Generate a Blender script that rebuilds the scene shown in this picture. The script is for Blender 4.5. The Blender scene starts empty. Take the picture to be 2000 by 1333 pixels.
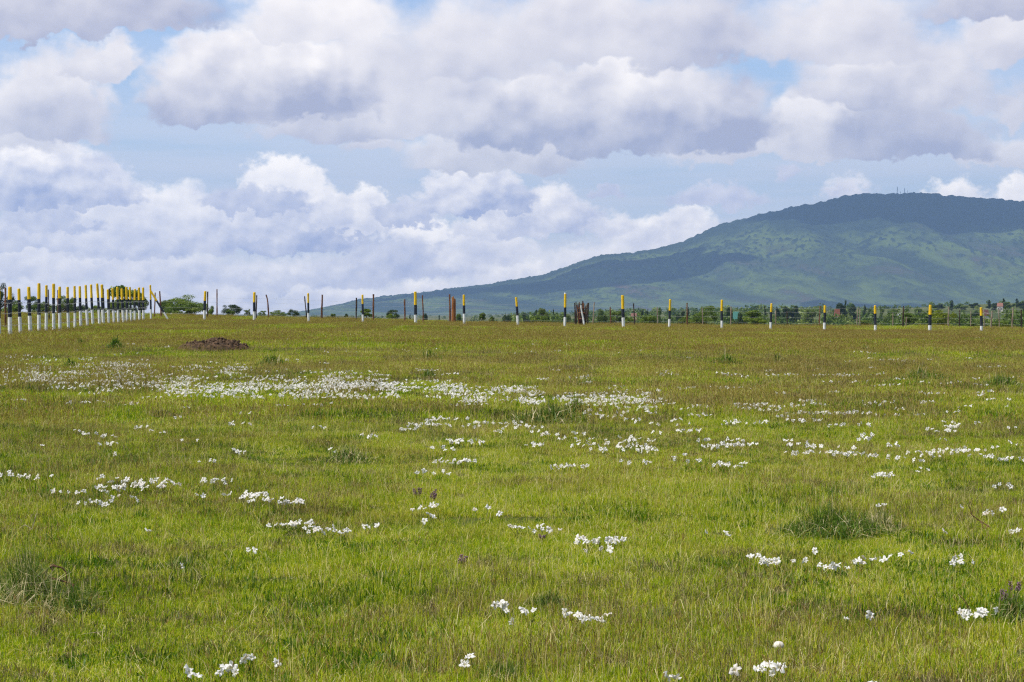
import bpy, math, random
import numpy as np
from mathutils import Vector, Matrix, noise as mnoise

# ------------------------------------------------------------------ camera, sky, sun, exposure
F = 4010.0            # focal length in photo pixels (photo 2000 px wide)
HY = 612.0            # photo row of the true horizon
CAMZ = 1.6
sc = bpy.context.scene
cam_d = bpy.data.cameras.new('camera'); cam = bpy.data.objects.new('camera', cam_d)
sc.collection.objects.link(cam); sc.camera = cam
cam_d.sensor_width = 36.0; cam_d.lens = 36.0*F/2000.0
cam_d.clip_start = 0.1; cam_d.clip_end = 60000
cam.location = (0, 0, CAMZ)
cam.rotation_euler = (math.radians(90) - math.atan((666.5-HY)/F), 0, 0)

SUN_EL, SUN_AZ = 58.0, -108.0      # azimuth measured from +Y (view direction) towards +X; sun is left and a little behind
sc.view_settings.view_transform = 'Standard'; sc.view_settings.look = 'None'
sc.view_settings.gamma = 1.0; sc.view_settings.exposure = 0.0; sc.view_settings.use_curve_mapping = False
sc.cycles.max_bounces = 6; sc.cycles.diffuse_bounces = 3; sc.cycles.transparent_max_bounces = 8
sc.cycles.volume_bounces = 1; sc.cycles.use_denoising = False; sc.cycles.filter_width = 1.25

sd = bpy.data.lights.new('sun', 'SUN'); sd.energy = 5.0; sd.angle = math.radians(0.5); sd.color = (1.0, 0.955, 0.88)
sun = bpy.data.objects.new('sun', sd); sc.collection.objects.link(sun)
_e, _a = math.radians(SUN_EL), math.radians(SUN_AZ)
SUNV = Vector((math.sin(_a)*math.cos(_e), math.cos(_a)*math.cos(_e), math.sin(_e)))
sun.rotation_euler = SUNV.to_track_quat('Z', 'Y').to_euler(); sun.location = (0, 0, 60)

def s2l(c): return tuple(((v/255.0)/12.92 if v/255.0 <= 0.04045 else ((v/255.0+0.055)/1.055)**2.4) for v in c)

class NT:
    """small helper for writing node trees"""
    def __init__(s, nt): s.nt = nt
    def n(s, t, **kw):
        nd = s.nt.nodes.new(t)
        for k, v in kw.items(): setattr(nd, k, v)
        return nd
    def set(s, sock, v):
        if isinstance(v, bpy.types.NodeSocket): s.nt.links.new(v, sock)
        else: sock.default_value = v
    def m(s, op, *a, clamp=False):
        nd = s.n('ShaderNodeMath', operation=op, use_clamp=clamp)
        for i, v in enumerate(a): s.set(nd.inputs[i], v)
        return nd.outputs[0]
    def vm(s, op, *a):
        nd = s.n('ShaderNodeVectorMath', operation=op)
        for i, v in enumerate(a):
            if op == 'SCALE' and i == 1: s.set(nd.inputs[3], v)
            else: s.set(nd.inputs[i], v)
        return nd.outputs['Value'] if op in ('LENGTH', 'DOT_PRODUCT', 'DISTANCE') else nd.outputs[0]
    def sep(s, v):
        nd = s.n('ShaderNodeSeparateXYZ'); s.set(nd.inputs[0], v); return nd.outputs
    def comb(s, x, y, z=0.0):
        nd = s.n('ShaderNodeCombineXYZ')
        for i, v in enumerate((x, y, z)): s.set(nd.inputs[i], v)
        return nd.outputs[0]
    def noise(s, v, scale, det=4, rough=0.5, dist=0.0, dim='3D', color=False):
        nd = s.n('ShaderNodeTexNoise', noise_dimensions=dim)
        s.set(nd.inputs['Vector'], v); nd.inputs['Scale'].default_value = scale
        nd.inputs['Detail'].default_value = det; nd.inputs['Roughness'].default_value = rough; nd.inputs['Distortion'].default_value = dist
        return nd.outputs[1] if color else nd.outputs[0]
    def mr(s, v, a, b, c=0.0, d=1.0, smooth=False):
        nd = s.n('ShaderNodeMapRange', interpolation_type='SMOOTHSTEP' if smooth else 'LINEAR')
        s.set(nd.inputs[0], v)
        for i, q in enumerate((a, b, c, d)): s.set(nd.inputs[i+1], q)
        return nd.outputs[0]
    def mix(s, f, a, b):
        nd = s.n('ShaderNodeMix', data_type='RGBA')
        s.set(nd.inputs[0], f); s.set(nd.inputs[6], a); s.set(nd.inputs[7], b)
        return nd.outputs[2]
    def ramp(s, f, stops):
        nd = s.n('ShaderNodeValToRGB'); s.set(nd.inputs[0], f)
        el = nd.color_ramp.elements
        while len(el) < len(stops): el.new(0.5)
        for e, (p, c) in zip(el, stops): e.position = p; e.color = (*c, 1)
        return nd.outputs[0]

world = bpy.data.worlds.new('World'); sc.world = world; world.use_nodes = True
world.node_tree.nodes.clear(); W = NT(world.node_tree)
def build_sky():
    d = W.n('ShaderNodeTexCoord').outputs['Generated']
    x, y, z = W.sep(d)[:3]
    az = W.m('MULTIPLY', W.m('ARCTAN2', x, y), F/100)
    hor = W.m('SQRT', W.m('ADD', W.m('MULTIPLY', x, x), W.m('MULTIPLY', y, y)))
    el = W.m('MULTIPLY', W.m('ARCTAN2', z, hor), F/100)     # 1 unit = 1.43 degrees
    elp = W.m('MAXIMUM', el, 0.0)
    N = W.comb(W.m('MULTIPLY', az, 0.30), W.m('MULTIPLY', el, 0.36), 0.0)
    amp = W.mr(elp, 0.3, 4.0, 0.45, 1.0)
    w0 = W.vm('SUBTRACT', W.noise(N, 1.6, 1, 0.5, color=True), (0.5, 0.5, 0.5))
    w1 = W.vm('SUBTRACT', W.noise(N, 4.5, 2, 0.5, color=True), (0.5, 0.5, 0.5))
    w2 = W.vm('SUBTRACT', W.noise(N, 14.0, 4, 0.52, color=True), (0.5, 0.5, 0.5))
    wv = W.vm('ADD', W.vm('SCALE', w1, W.m('MULTIPLY', amp, 1.1)), W.vm('SCALE', w2, W.m('MULTIPLY', amp, 0.52)))
    wv = W.vm('ADD', wv, W.vm('SCALE', w0, W.m('MULTIPLY', amp, 0.8)))
    P = W.vm('ADD', W.comb(az, el, 0.0), W.vm('MULTIPLY', wv, (1.0, 0.8, 0.0)))
    # puff relief: difference of a billowy height field towards the sun
    def puff(off):
        v = W.vm('ADD', N, (off[0], off[1], 0))
        vw = W.vm('ADD', v, W.vm('SCALE', w2, 0.05))
        a = W.noise(vw, 3.0, 3, 0.45)
        vo = W.n('ShaderNodeTexVoronoi', feature='SMOOTH_F1', voronoi_dimensions='2D')
        W.set(vo.inputs['Vector'], vw); vo.inputs['Scale'].default_value = 3.6; vo.inputs['Smoothness'].default_value = 1.0
        b = W.m('SUBTRACT', 0.6, vo.outputs['Distance'])
        return W.m('ADD', a, W.m('MULTIPLY', b, 0.30))
    p0, p1 = puff((0, 0)), puff((-0.05, 0.08))
    relief = W.m('MULTIPLY', W.m('SUBTRACT', p0, p1), 1.0)
    big = W.m('SUBTRACT', W.noise(N, 1.9, 3, 0.5), 0.5)
    relief = W.m('ADD', relief, W.m('MULTIPLY', big, 1.0))
    # the same again, finer, for the small far clouds low over the horizon
    N2 = W.vm('ADD', W.vm('SCALE', N, 1.9), (7.3, 2.1, 0))
    v1 = W.vm('SUBTRACT', W.noise(N2, 3.6, 2, 0.5, color=True), (0.5, 0.5, 0.5))
    v2 = W.vm('SUBTRACT', W.noise(N2, 13.0, 4, 0.55, color=True), (0.5, 0.5, 0.5))
    P2 = W.vm('ADD', W.comb(az, el, 0.0), W.vm('MULTIPLY', W.vm('ADD', W.vm('SCALE', v1, 0.85), W.vm('SCALE', v2, 0.42)), (1.0, 0.7, 0.0)))
    def puff2(off):
        vw = W.vm('ADD', W.vm('ADD', N2, (off[0], off[1], 0)), W.vm('SCALE', v2, 0.05))
        vo = W.n('ShaderNodeTexVoronoi', feature='SMOOTH_F1', voronoi_dimensions='2D')
        W.set(vo.inputs['Vector'], vw); vo.inputs['Scale'].default_value = 3.6; vo.inputs['Smoothness'].default_value = 0.9
        return W.m('ADD', W.noise(vw, 3.0, 3, 0.5), W.m('MULTIPLY', W.m('SUBTRACT', 0.6, vo.outputs['Distance']), 0.35))
    relief2 = W.m('MULTIPLY', W.m('SUBTRACT', puff2((0, 0)), puff2((-0.05, 0.08))), 0.95)
    relief2 = W.m('ADD', relief2, W.m('MULTIPLY', W.m('SUBTRACT', W.noise(N2, 1.5, 3, 0.5), 0.5), 0.9))
    # clear sky: Nishita
    sky = W.n('ShaderNodeTexSky', sky_type='NISHITA', sun_disc=False)
    sky.sun_elevation = _e; sky.sun_rotation = _a; sky.air_density = 1.0; sky.dust_density = 0.6; sky.ozone_density = 1.5
    nish = W.vm('SCALE', sky.outputs[0], 0.10)
    clear = W.ramp(W.mr(el, 0.0, 7.0), [(0.0, s2l((216, 230, 250))), (0.45, s2l((196, 222, 252))), (0.75, s2l((158, 204, 255))), (1.0, s2l((140, 184, 244)))])
    base_sky = W.mix(0.80, nish, clear)
    # thin high veil in level streaks
    vs = W.noise(W.comb(W.m('MULTIPLY', az, 0.16), W.m('MULTIPLY', el, 1.5), 3.0), 1.0, 4, 0.55)
    veil = W.m('MULTIPLY', W.mr(vs, 0.28, 0.60, 0.25, 1, True), W.mr(el, 0.0, 6.0, 1.0, 0.20))
    col = W.mix(veil, base_sky, (0.86, 0.86, 0.95, 1))
    sky_sets = ((W.sep(P)[:2], relief, (0.50, 0.51, 0.66), (1.36, 1.27, 1.18), 1.3), (W.sep(P2)[:2], relief2, (0.50, 0.54, 0.78), (1.50, 1.39, 1.27), 1.1))
    for (cx, base, hw, h, sb, st, soft) in CLOUDS:
        PP, rel, lo, hi, sf = sky_sets[1 if base > 330 else 0]
        X, B, A, H = (cx-1000)/100, (HY-base)/100, hw/100, h/100
        X = math.atan(X*100/F)*F/100
        lx = W.m('MULTIPLY_ADD', PP[0], 1/A, -X/A); ly = W.m('MULTIPLY_ADD', PP[1], 1/H, -B/H)
        kb = max(1.0, 0.9*h/max(18.0, 0.16*h))
        soft = min(0.95, soft*sf)
        my = W.m('MAXIMUM', ly, W.m('MULTIPLY', ly, -kb))
        r = W.m('SQRT', W.m('MULTIPLY_ADD', lx, lx, W.m('MULTIPLY', my, my)))
        al = W.mr(r, 1.08, 1.08-soft, 0, 1, True)
        t = W.m('MULTIPLY_ADD', lx, -0.14, W.m('MULTIPLY_ADD', ly, 0.92, 0.06), clamp=True)
        s = W.m('ADD', W.m('MULTIPLY_ADD', t, st-sb, sb), W.m('MULTIPLY', rel, 0.28+0.80*max(0.1, st-sb)), clamp=True)
        c = W.mix(s, (*lo, 1), (*hi, 1))
        col = W.mix(al, col, c)
    # overhead (out of frame) broken cloud
    up = W.noise(W.vm('MULTIPLY', d, (1, 1, 2.2)), 3.0, 5, 0.55)
    upc = W.mix(W.mr(up, 0.45, 0.60, 0, 1, True), nish, (0.62, 0.64, 0.70, 1))
    bg = W.n('ShaderNodeBackground'); W.set(bg.inputs[0], col)
    bg2 = W.n('ShaderNodeBackground'); W.set(bg2.inputs[0], upc)
    f = W.m('MAXIMUM', W.mr(el, 6.6, 9.0, 0, 1, True), W.mr(W.m('ABSOLUTE', az), 12.5, 18.0, 0, 1, True))
    f = W.m('MAXIMUM', f, W.m('LESS_THAN', el, -1.0))
    mx = W.n('ShaderNodeMixShader'); W.set(mx.inputs[0], f)
    W.nt.links.new(bg.outputs[0], mx.inputs[1]); W.nt.links.new(bg2.outputs[0], mx.inputs[2]); bg = mx
    out = W.n('ShaderNodeOutputWorld'); W.nt.links.new(bg.outputs[0], out.inputs[0])
# x, base row, half width, height, shade at base, shade at top, edge softness
CLOUDS = [
 (60,604,320,50,.45,.68,.9),(420,604,260,50,.42,.68,.9),(760,600,260,50,.5,.75,.9),(1060,560,220,90,.5,.8,.9),(1300,540,200,90,.55,.8,.9),
 (60,575,130,40,.4,.7,.5),(230,590,120,45,.45,.78,.5),(430,585,120,50,.35,.80,.5),(640,590,110,45,.4,.78,.5),(300,560,110,35,.35,.62,.5),(840,585,90,45,.45,.8,.5),
 (120,530,220,62,.40,.72,.5),(330,540,170,60,.35,.75,.5),(560,552,150,55,.35,.78,.5),(700,548,120,60,.28,.60,.5),(900,530,130,75,.42,.85,.4),(1010,555,110,45,.45,.85,.5),
 (60,480,150,60,.25,.62,.4),(230,490,140,80,.32,.78,.35),(110,440,110,45,.22,.5,.4),(210,425,70,50,.5,.95,.35),(330,445,130,90,.45,.90,.35),(400,480,160,85,.26,.70,.4),
 (548,392,96,88,.80,1.0,.22),(585,478,170,95,.10,.75,.30),(480,450,110,60,.35,.80,.35),(706,445,60,86,.5,.98,.22),(646,436,50,70,.42,.95,.25),(505,405,120,42,.22,.52,.3),
 (815,462,78,50,.85,1.0,.3),(790,427,66,36,.22,.50,.3),(780,530,120,80,.18,.5,.45),(960,500,100,80,.45,.92,.4),(930,455,60,40,.5,.9,.4),
 (1060,444,125,80,.28,.95,.26),(1290,470,115,60,.45,.95,.35),(1180,520,130,60,.5,.82,.6),(1350,440,60,40,.6,1.,.5),(1200,450,60,40,.45,.8,.5),
 (930,402,118,84,.22,1.0,.2),(200,395,90,70,.3,.9,.3),(70,395,190,125,.16,1.0,.22),
(30,300,120,60,.5,.7,.6),
 (1400,393,110,32,.28,.45,.4),(1185,374,32,13,.3,.4,.5),(1545,340,36,20,.3,.4,.5),(1655,378,60,44,.5,.85,.6),(1860,392,70,42,.7,1.,.4),(1990,398,60,45,.75,1.,.4),
 (1940,308,150,45,.45,.65,.4),(960,320,190,78,.36,.88,.28),(730,290,75,40,.45,.72,.4),
 (640,262,170,80,.25,.55,.4),(850,250,170,150,.35,.66,.35),
 (1960,240,60,90,.35,.60,.5),(1400,300,130,55,.42,.78,.35),(1600,292,130,125,.40,.86,.25),
 (1200,272,330,180,.04,.86,.2),(1770,305,170,110,.06,.42,.25),
 (1740,200,210,150,.28,.80,.3),(1960,120,120,120,.42,.78,.4),
 (90,262,125,180,.30,.86,.25),(205,146,85,70,.36,.72,.35),
 (720,170,130,160,.42,.66,.4),(520,212,250,165,.12,.98,.2),
 (920,140,210,170,.38,.66,.4),(620,60,200,110,.62,.86,.4),
 (1150,95,240,150,.40,.66,.4),(1360,110,170,160,.22,.55,.4),(1640,110,230,170,.38,.66,.4),
 (1950,40,170,90,.15,.55,.4),(150,66,290,120,.10,.50,.25),
 (1000,-60,1400,160,.40,.60,.5),
]
build_sky()
world.cycles.sampling_method = 'NONE'

# ------------------------------------------------------------------ helpers
rng = np.random.default_rng(7); random.seed(7)
COL = sc.collection
def sstep(a, b, x):
    t = np.clip((x-a)/(b-a), 0, 1); return t*t*(3-2*t)
def gz(X, Y):
    """ground height: a meadow that rises gently to a crest about 150 m off, then falls to a plain"""
    X = np.asarray(X, float); Y = np.asarray(Y, float)
    A = 0.70 - 0.75*np.tanh(X/40.0)
    t = np.clip(Y, 0, 131)/131.0
    g = A*(1-(1-t)**1.45) + (0.04+0.20*np.clip(np.abs(X)/25.0, 0, 1.2))*sstep(126, 153, Y)
    dip = sstep(156, 520, Y)
    q = X/np.maximum(np.abs(Y), 50.0)
    far = -3.5 + sstep(-0.04, 0.11, q)*(4.5*sstep(450, 1100, Y) + 5.0*sstep(1100, 3000, Y))
    z = g*(1-dip) + far*dip
    fade = 1-sstep(150, 260, np.abs(Y))
    z = z + fade*(0.035*np.sin(X*0.9+0.6*Y)*np.sin(0.7*Y-0.4*X) + 0.045*np.sin(X*0.31+1.3)*np.sin(Y*0.27+0.5) + 0.012*np.sin(2.3*X+1.1*Y)*np.sin(1.9*Y-1.2*X))
    z = z + 6.0*np.exp(-((X-262)/85.0)**2 - ((Y-980)/200.0)**2)
    return z
def unpix(px, py):
    """the spot of the meadow seen at photo pixel (px, py)"""
    Y = 20.0
    lo, hi = 6.0, 150.0
    for _ in range(50):
        m = (lo+hi)/2
        r = HY - F*(float(gz((px-1000)/F*m, m))-CAMZ)/m
        if r > py: lo = m
        else: hi = m
    m = (lo+hi)/2
    return (px-1000)/F*m, m
def at(px, Y): return (px-1000)/F*Y
def topz(py, Y): return CAMZ + (HY-py)/F*Y

def tag(o, label=None, cat=None, group=None, kind=None):
    if label: o['label'] = label
    if cat: o['category'] = cat
    if group: o['group'] = group
    if kind: o['kind'] = kind
    return o
def mesh_np(name, V, Fs, mat=None, attrs=None, smooth=False, fmat=None, uv=None):
    """V (n,3); Fs list of (k, m) int arrays with m = 3 or 4"""
    me = bpy.data.meshes.new(name)
    V = np.asarray(V, np.float32)
    me.vertices.add(len(V)); me.vertices.foreach_set('co', V.ravel())
    Fs = [np.asarray(f, np.int32) for f in Fs if len(f)]
    loops = np.concatenate([f.ravel() for f in Fs]); tot = np.concatenate([np.full(len(f), f.shape[1], np.int32) for f in Fs])
    st = np.concatenate([[0], np.cumsum(tot)[:-1]]).astype(np.int32)
    me.loops.add(len(loops)); me.loops.foreach_set('vertex_index', loops)
    me.polygons.add(len(tot)); me.polygons.foreach_set('loop_start', st)
    if smooth: me.polygons.foreach_set('use_smooth', np.ones(len(tot), bool))
    for m in (mat if isinstance(mat, (list, tuple)) else [mat] if mat else []): me.materials.append(m)
    if fmat is not None: me.polygons.foreach_set('material_index', np.asarray(fmat, np.int32))
    for k, v in (attrs or {}).items():
        a = me.attributes.new(k, 'FLOAT', 'POINT'); a.data.foreach_set('value', np.asarray(v, np.float32))
    me.update(calc_edges=True); me.validate()
    return me
def link(name, me, parent=None, loc=(0, 0, 0), rz=0.0, sc_=1.0):
    o = bpy.data.objects.new(name, me); COL.objects.link(o)
    o.location = loc; o.rotation_euler = (0, 0, rz); o.scale = (sc_,)*3 if not isinstance(sc_, tuple) else sc_
    if parent: o.parent = parent
    return o

class MB:
    def __init__(s): s.v = []; s.f = []; s.m = []; s.n = 0
    def add(s, V, Fc, m=0):
        V = np.asarray(V, float)
        for f in Fc: s.f.append([i+s.n for i in f]); s.m.append(m)
        s.v.append(V); s.n += len(V)
    def tube(s, pts, rad, k=6, m=0, cap=True, mats=None, jit=0.0):
        pts = np.asarray(pts, float); n = len(pts)
        rad = np.broadcast_to(np.asarray(rad, float), (n,))
        V = []
        for i in range(n):
            d = pts[min(i+1, n-1)]-pts[max(i-1, 0)]; d = d/np.linalg.norm(d)
            up = np.array((0, 0, 1.0)) if abs(d[2]) < 0.9 else np.array((1.0, 0, 0))
            a = np.cross(d, up); a /= np.linalg.norm(a); b = np.cross(d, a)
            for j in range(k):
                t = 2*math.pi*j/k; r = rad[i]*(1+jit*random.uniform(-1, 1))
                V.append(pts[i]+r*(a*math.cos(t)+b*math.sin(t)))
        b0 = s.n
        s.v.append(np.array(V)); s.n += len(V)
        for i in range(n-1):
            for j in range(k):
                s.f.append([b0+i*k+j, b0+i*k+(j+1) % k, b0+(i+1)*k+(j+1) % k, b0+(i+1)*k+j]); s.m.append(mats[i] if mats else m)
        if cap:
            s.f.append([b0+j for j in range(k)][::-1]); s.m.append(mats[0] if mats else m)
            s.f.append([b0+(n-1)*k+j for j in range(k)]); s.m.append(mats[-1] if mats else m)
    def box(s, c, d, m=0):
        x, y, z = c; a, b, h = d[0]/2, d[1]/2, d[2]/2
        V = [(x+i*a, y+j*b, z+k*h) for i in (-1, 1) for j in (-1, 1) for k in (-1, 1)]
        s.add(V, [(0, 1, 3, 2), (4, 6, 7, 5), (0, 4, 5, 1), (2, 3, 7, 6), (0, 2, 6, 4), (1, 5, 7, 3)], m)
    def mesh(s, name, mats, smooth=False):
        me = bpy.data.meshes.new(name)
        me.from_pydata(np.concatenate(s.v).tolist(), [], s.f)
        for q in (mats if isinstance(mats, (list, tuple)) else [mats]): me.materials.append(q)
        me.polygons.foreach_set('material_index', s.m)
        if smooth: me.polygons.foreach_set('use_smooth', [True]*len(me.polygons))
        me.update(); return me
    def build(s, name, mats, parent=None, loc=(0, 0, 0), rz=0.0, smooth=False):
        return link(name, s.mesh(name, mats, smooth), parent, loc, rz)

# ------------------------------------------------------------------ materials
def material(name):
    m = bpy.data.materials.new(name); m.use_nodes = True
    m.node_tree.nodes.clear(); return m, NT(m.node_tree)
def finish(t, shader):
    o = t.n('ShaderNodeOutputMaterial'); t.nt.links.new(shader, o.inputs[0])
def princ(t, col, rough=0.8, spec=0.3, bump=None):
    p = t.n('ShaderNodeBsdfPrincipled'); t.set(p.inputs['Base Color'], col); t.set(p.inputs['Roughness'], rough)
    p.inputs['Specular IOR Level'].default_value = spec
    if bump is not None:
        b = t.n('ShaderNodeBump'); b.inputs['Strength'].default_value = bump[1]; b.inputs['Distance'].default_value = bump[2]
        t.set(b.inputs['Height'], bump[0]); t.nt.links.new(b.outputs[0], p.inputs['Normal'])
    return p.outputs[0]
def mat_noise(name, c1, c2, scale=5.0, rough=0.85, spec=0.2, det=4, coord='Object', bump=0.0, bd=0.01, stretch=(1, 1, 1)):
    m, t = material(name)
    v = t.vm('MULTIPLY', t.n('ShaderNodeTexCoord').outputs[coord], stretch)
    n = t.noise(v, scale, det, 0.6)
    f = t.mr(n, 0.35, 0.65, 0, 1, True)
    c = t.mix(f, (*c1, 1), (*c2, 1))
    finish(t, princ(t, c, rough, spec, (n, bump, bd) if bump else None))
    return m
def leafy(name, cols, trans=0.35, attr='tint', big=0.35, rough=0.6, worldscale=0.08, fine=1.3, patch=((0.17, 0.10, 0.045), 0.0), hue=0.4):
    """thin plant tissue: diffuse + translucent, colour by a per-leaf attribute and by patches of the land"""
    m, t = material(name)
    a = t.n('ShaderNodeAttribute', attribute_name=attr).outputs['Fac']
    pos = t.n('ShaderNodeNewGeometry').outputs['Position']
    n1 = t.noise(pos, worldscale, 3, 0.55); n2 = t.noise(pos, fine, 3, 0.6)
    f = t.m('ADD', a, t.m('ADD', t.m('MULTIPLY', t.m('SUBTRACT', n1, 0.5), big*2.0), t.m('MULTIPLY', t.m('SUBTRACT', n2, 0.5), hue*1.6)), clamp=True)
    c = t.ramp(f, cols)
    if patch[1] > 0:
        n3 = t.noise(t.vm('MULTIPLY', pos, (1, 0.8, 1)), 0.55, 4, 0.65)
        y = t.sep(pos)[1]
        amt = t.m('MULTIPLY', t.mr(n3, 0.50, 0.68, 0, 1, True), t.mr(y, 12, 90, patch[1]*0.75, patch[1]))
        c = t.mix(amt, c, (*patch[0], 1))
    d = t.n('ShaderNodeBsdfDiffuse'); t.set(d.inputs[0], c)
    tr = t.n('ShaderNodeBsdfTranslucent'); t.set(tr.inputs[0], t.vm('MULTIPLY', c, (1.15, 1.2, 0.6)))
    mx = t.n('ShaderNodeMixShader'); mx.inputs[0].default_value = trans
    t.nt.links.new(d.outputs[0], mx.inputs[1]); t.nt.links.new(tr.outputs[0], mx.inputs[2])
    g = t.n('ShaderNodeBsdfGlossy'); g.inputs['Roughness'].default_value = 0.45; g.inputs[0].default_value = (1, 1, 1, 1)
    mg = t.n('ShaderNodeMixShader'); mg.inputs[0].default_value = 0.015
    t.nt.links.new(mx.outputs[0], mg.inputs[1]); t.nt.links.new(g.outputs[0], mg.inputs[2])
    finish(t, mg.outputs[0]); return m

GR = [(0.0, (0.065, 0.15, 0.003)), (0.30, (0.25, 0.385, 0.004)), (0.58, (0.50, 0.56, 0.006)), (0.80, (0.62, 0.52, 0.050)), (1.0, (0.82, 0.70, 0.38))]
M_grass = leafy('grass_blades', GR, 0.38, patch=((0.42, 0.33, 0.07), 0.42))
M_stem = leafy('seeding_stems', [(0.0, (0.33, 0.22, 0.07)), (0.4, (0.40, 0.33, 0.08)), (1.0, (0.66, 0.54, 0.26))], 0.3, big=0.3)
M_brown = leafy('dry_low_weeds', [(0.0, (0.06, 0.055, 0.02)), (0.5, (0.17, 0.12, 0.06)), (1.0, (0.46, 0.36, 0.20))], 0.2, big=0.2)
M_tuss = leafy('tussock_blades', [(0.0, (0.05, 0.11, 0.012)), (0.5, (0.14, 0.24, 0.02)), (0.8, (0.32, 0.33, 0.06)), (1.0, (0.66, 0.56, 0.34))], 0.3, big=0.1)
M_straw = leafy('straw', [(0.0, (0.30, 0.24, 0.12)), (1.0, (0.55, 0.48, 0.28))], 0.2)
M_petal, _t = material('petal')
_a = _t.n('ShaderNodeAttribute', attribute_name='tint').outputs['Fac']
_r = _t.n('ShaderNodeObjectInfo').outputs['Random']
_c = _t.mix(_a, (0.88, 0.86, 0.84, 1), (0.66, 0.62, 0.34, 1))
_c = _t.mix(_t.mr(_r, 0.90, 1.0, 0, 0.5), _c, (0.62, 0.48, 0.36, 1))
_d = _t.n('ShaderNodeBsdfDiffuse'); _t.set(_d.inputs[0], _c)
_tr = _t.n('ShaderNodeBsdfTranslucent'); _t.set(_tr.inputs[0], _c)
_mx = _t.n('ShaderNodeMixShader'); _mx.inputs[0].default_value = 0.30
_t.nt.links.new(_d.outputs[0], _mx.inputs[1]); _t.nt.links.new(_tr.outputs[0], _mx.inputs[2]); finish(_t, _mx.outputs[0])

def crown_mat(name, c0, c1, c2):
    return leafy(name, [(0.0, c0), (0.5, c1), (1.0, c2)], 0.3, big=0.15, worldscale=0.3, fine=0.8, hue=0.3)
M_acacia = crown_mat('acacia_leaves', (0.06, 0.11, 0.022), (0.13, 0.19, 0.035), (0.22, 0.27, 0.06))
M_bush = crown_mat('bush_leaves', (0.07, 0.12, 0.02), (0.16, 0.23, 0.03), (0.28, 0.34, 0.05))
M_dark = crown_mat('dark_leaves', (0.025, 0.05, 0.02), (0.055, 0.09, 0.028), (0.11, 0.15, 0.045))
M_lime = crown_mat('lime_leaves', (0.11, 0.15, 0.012), (0.20, 0.25, 0.015), (0.30, 0.34, 0.03))
M_bark = mat_noise('bark', (0.05, 0.038, 0.028), (0.13, 0.10, 0.075), 6, bump=0.4, bd=0.02, stretch=(1, 1, 0.3))

def paint(name, col, dirt, amt):
    m, t = material(name)
    v = t.n('ShaderNodeTexCoord').outputs['Object']
    r = t.n('ShaderNodeObjectInfo').outputs['Random']
    v = t.vm('ADD', v, t.comb(t.m('MULTIPLY', r, 40.0), 0.0, 0.0))
    n = t.noise(t.vm('MULTIPLY', v, (1, 1, 0.35)), 14, 5, 0.65)
    f = t.m('MULTIPLY', t.mr(n, 0.50, 0.72, 0, 1, True), amt)
    finish(t, princ(t, t.mix(f, (*col, 1), (*dirt, 1)), 0.6, 0.3, (n, 0.4, 0.01))); return m
M_white = paint('white_paint', (0.80, 0.80, 0.82), (0.42, 0.36, 0.30), 0.7)
M_black = paint('blue_black_paint', (0.016, 0.020, 0.038), (0.09, 0.08, 0.07), 0.7)
M_yellow = paint('yellow_paint', (0.88, 0.56, 0.010), (0.45, 0.22, 0.03), 0.8)
M_rust = mat_noise('rusty_stake', (0.11, 0.045, 0.025), (0.24, 0.105, 0.055), 5, bump=0.3, stretch=(1, 1, 0.3))
M_rust2 = mat_noise('fresh_cut_pole', (0.30, 0.11, 0.035), (0.44, 0.19, 0.07), 4, bump=0.3, stretch=(1, 1, 0.3))
M_dkwood = mat_noise('dark_weathered_wood', (0.030, 0.020, 0.018), (0.085, 0.055, 0.04), 6, bump=0.4, stretch=(1, 1, 0.3))
M_grwood = mat_noise('grey_weathered_wood', (0.22, 0.16, 0.12), (0.38, 0.30, 0.24), 6, bump=0.4, stretch=(1, 1, 0.3))
M_wire = mat_noise('galvanised_wire', (0.42, 0.42, 0.42), (0.60, 0.60, 0.60), 3, rough=0.5)
M_soil = mat_noise('turned_soil', (0.035, 0.022, 0.013), (0.125, 0.075, 0.042), 9, bump=0.8, bd=0.03)

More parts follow.
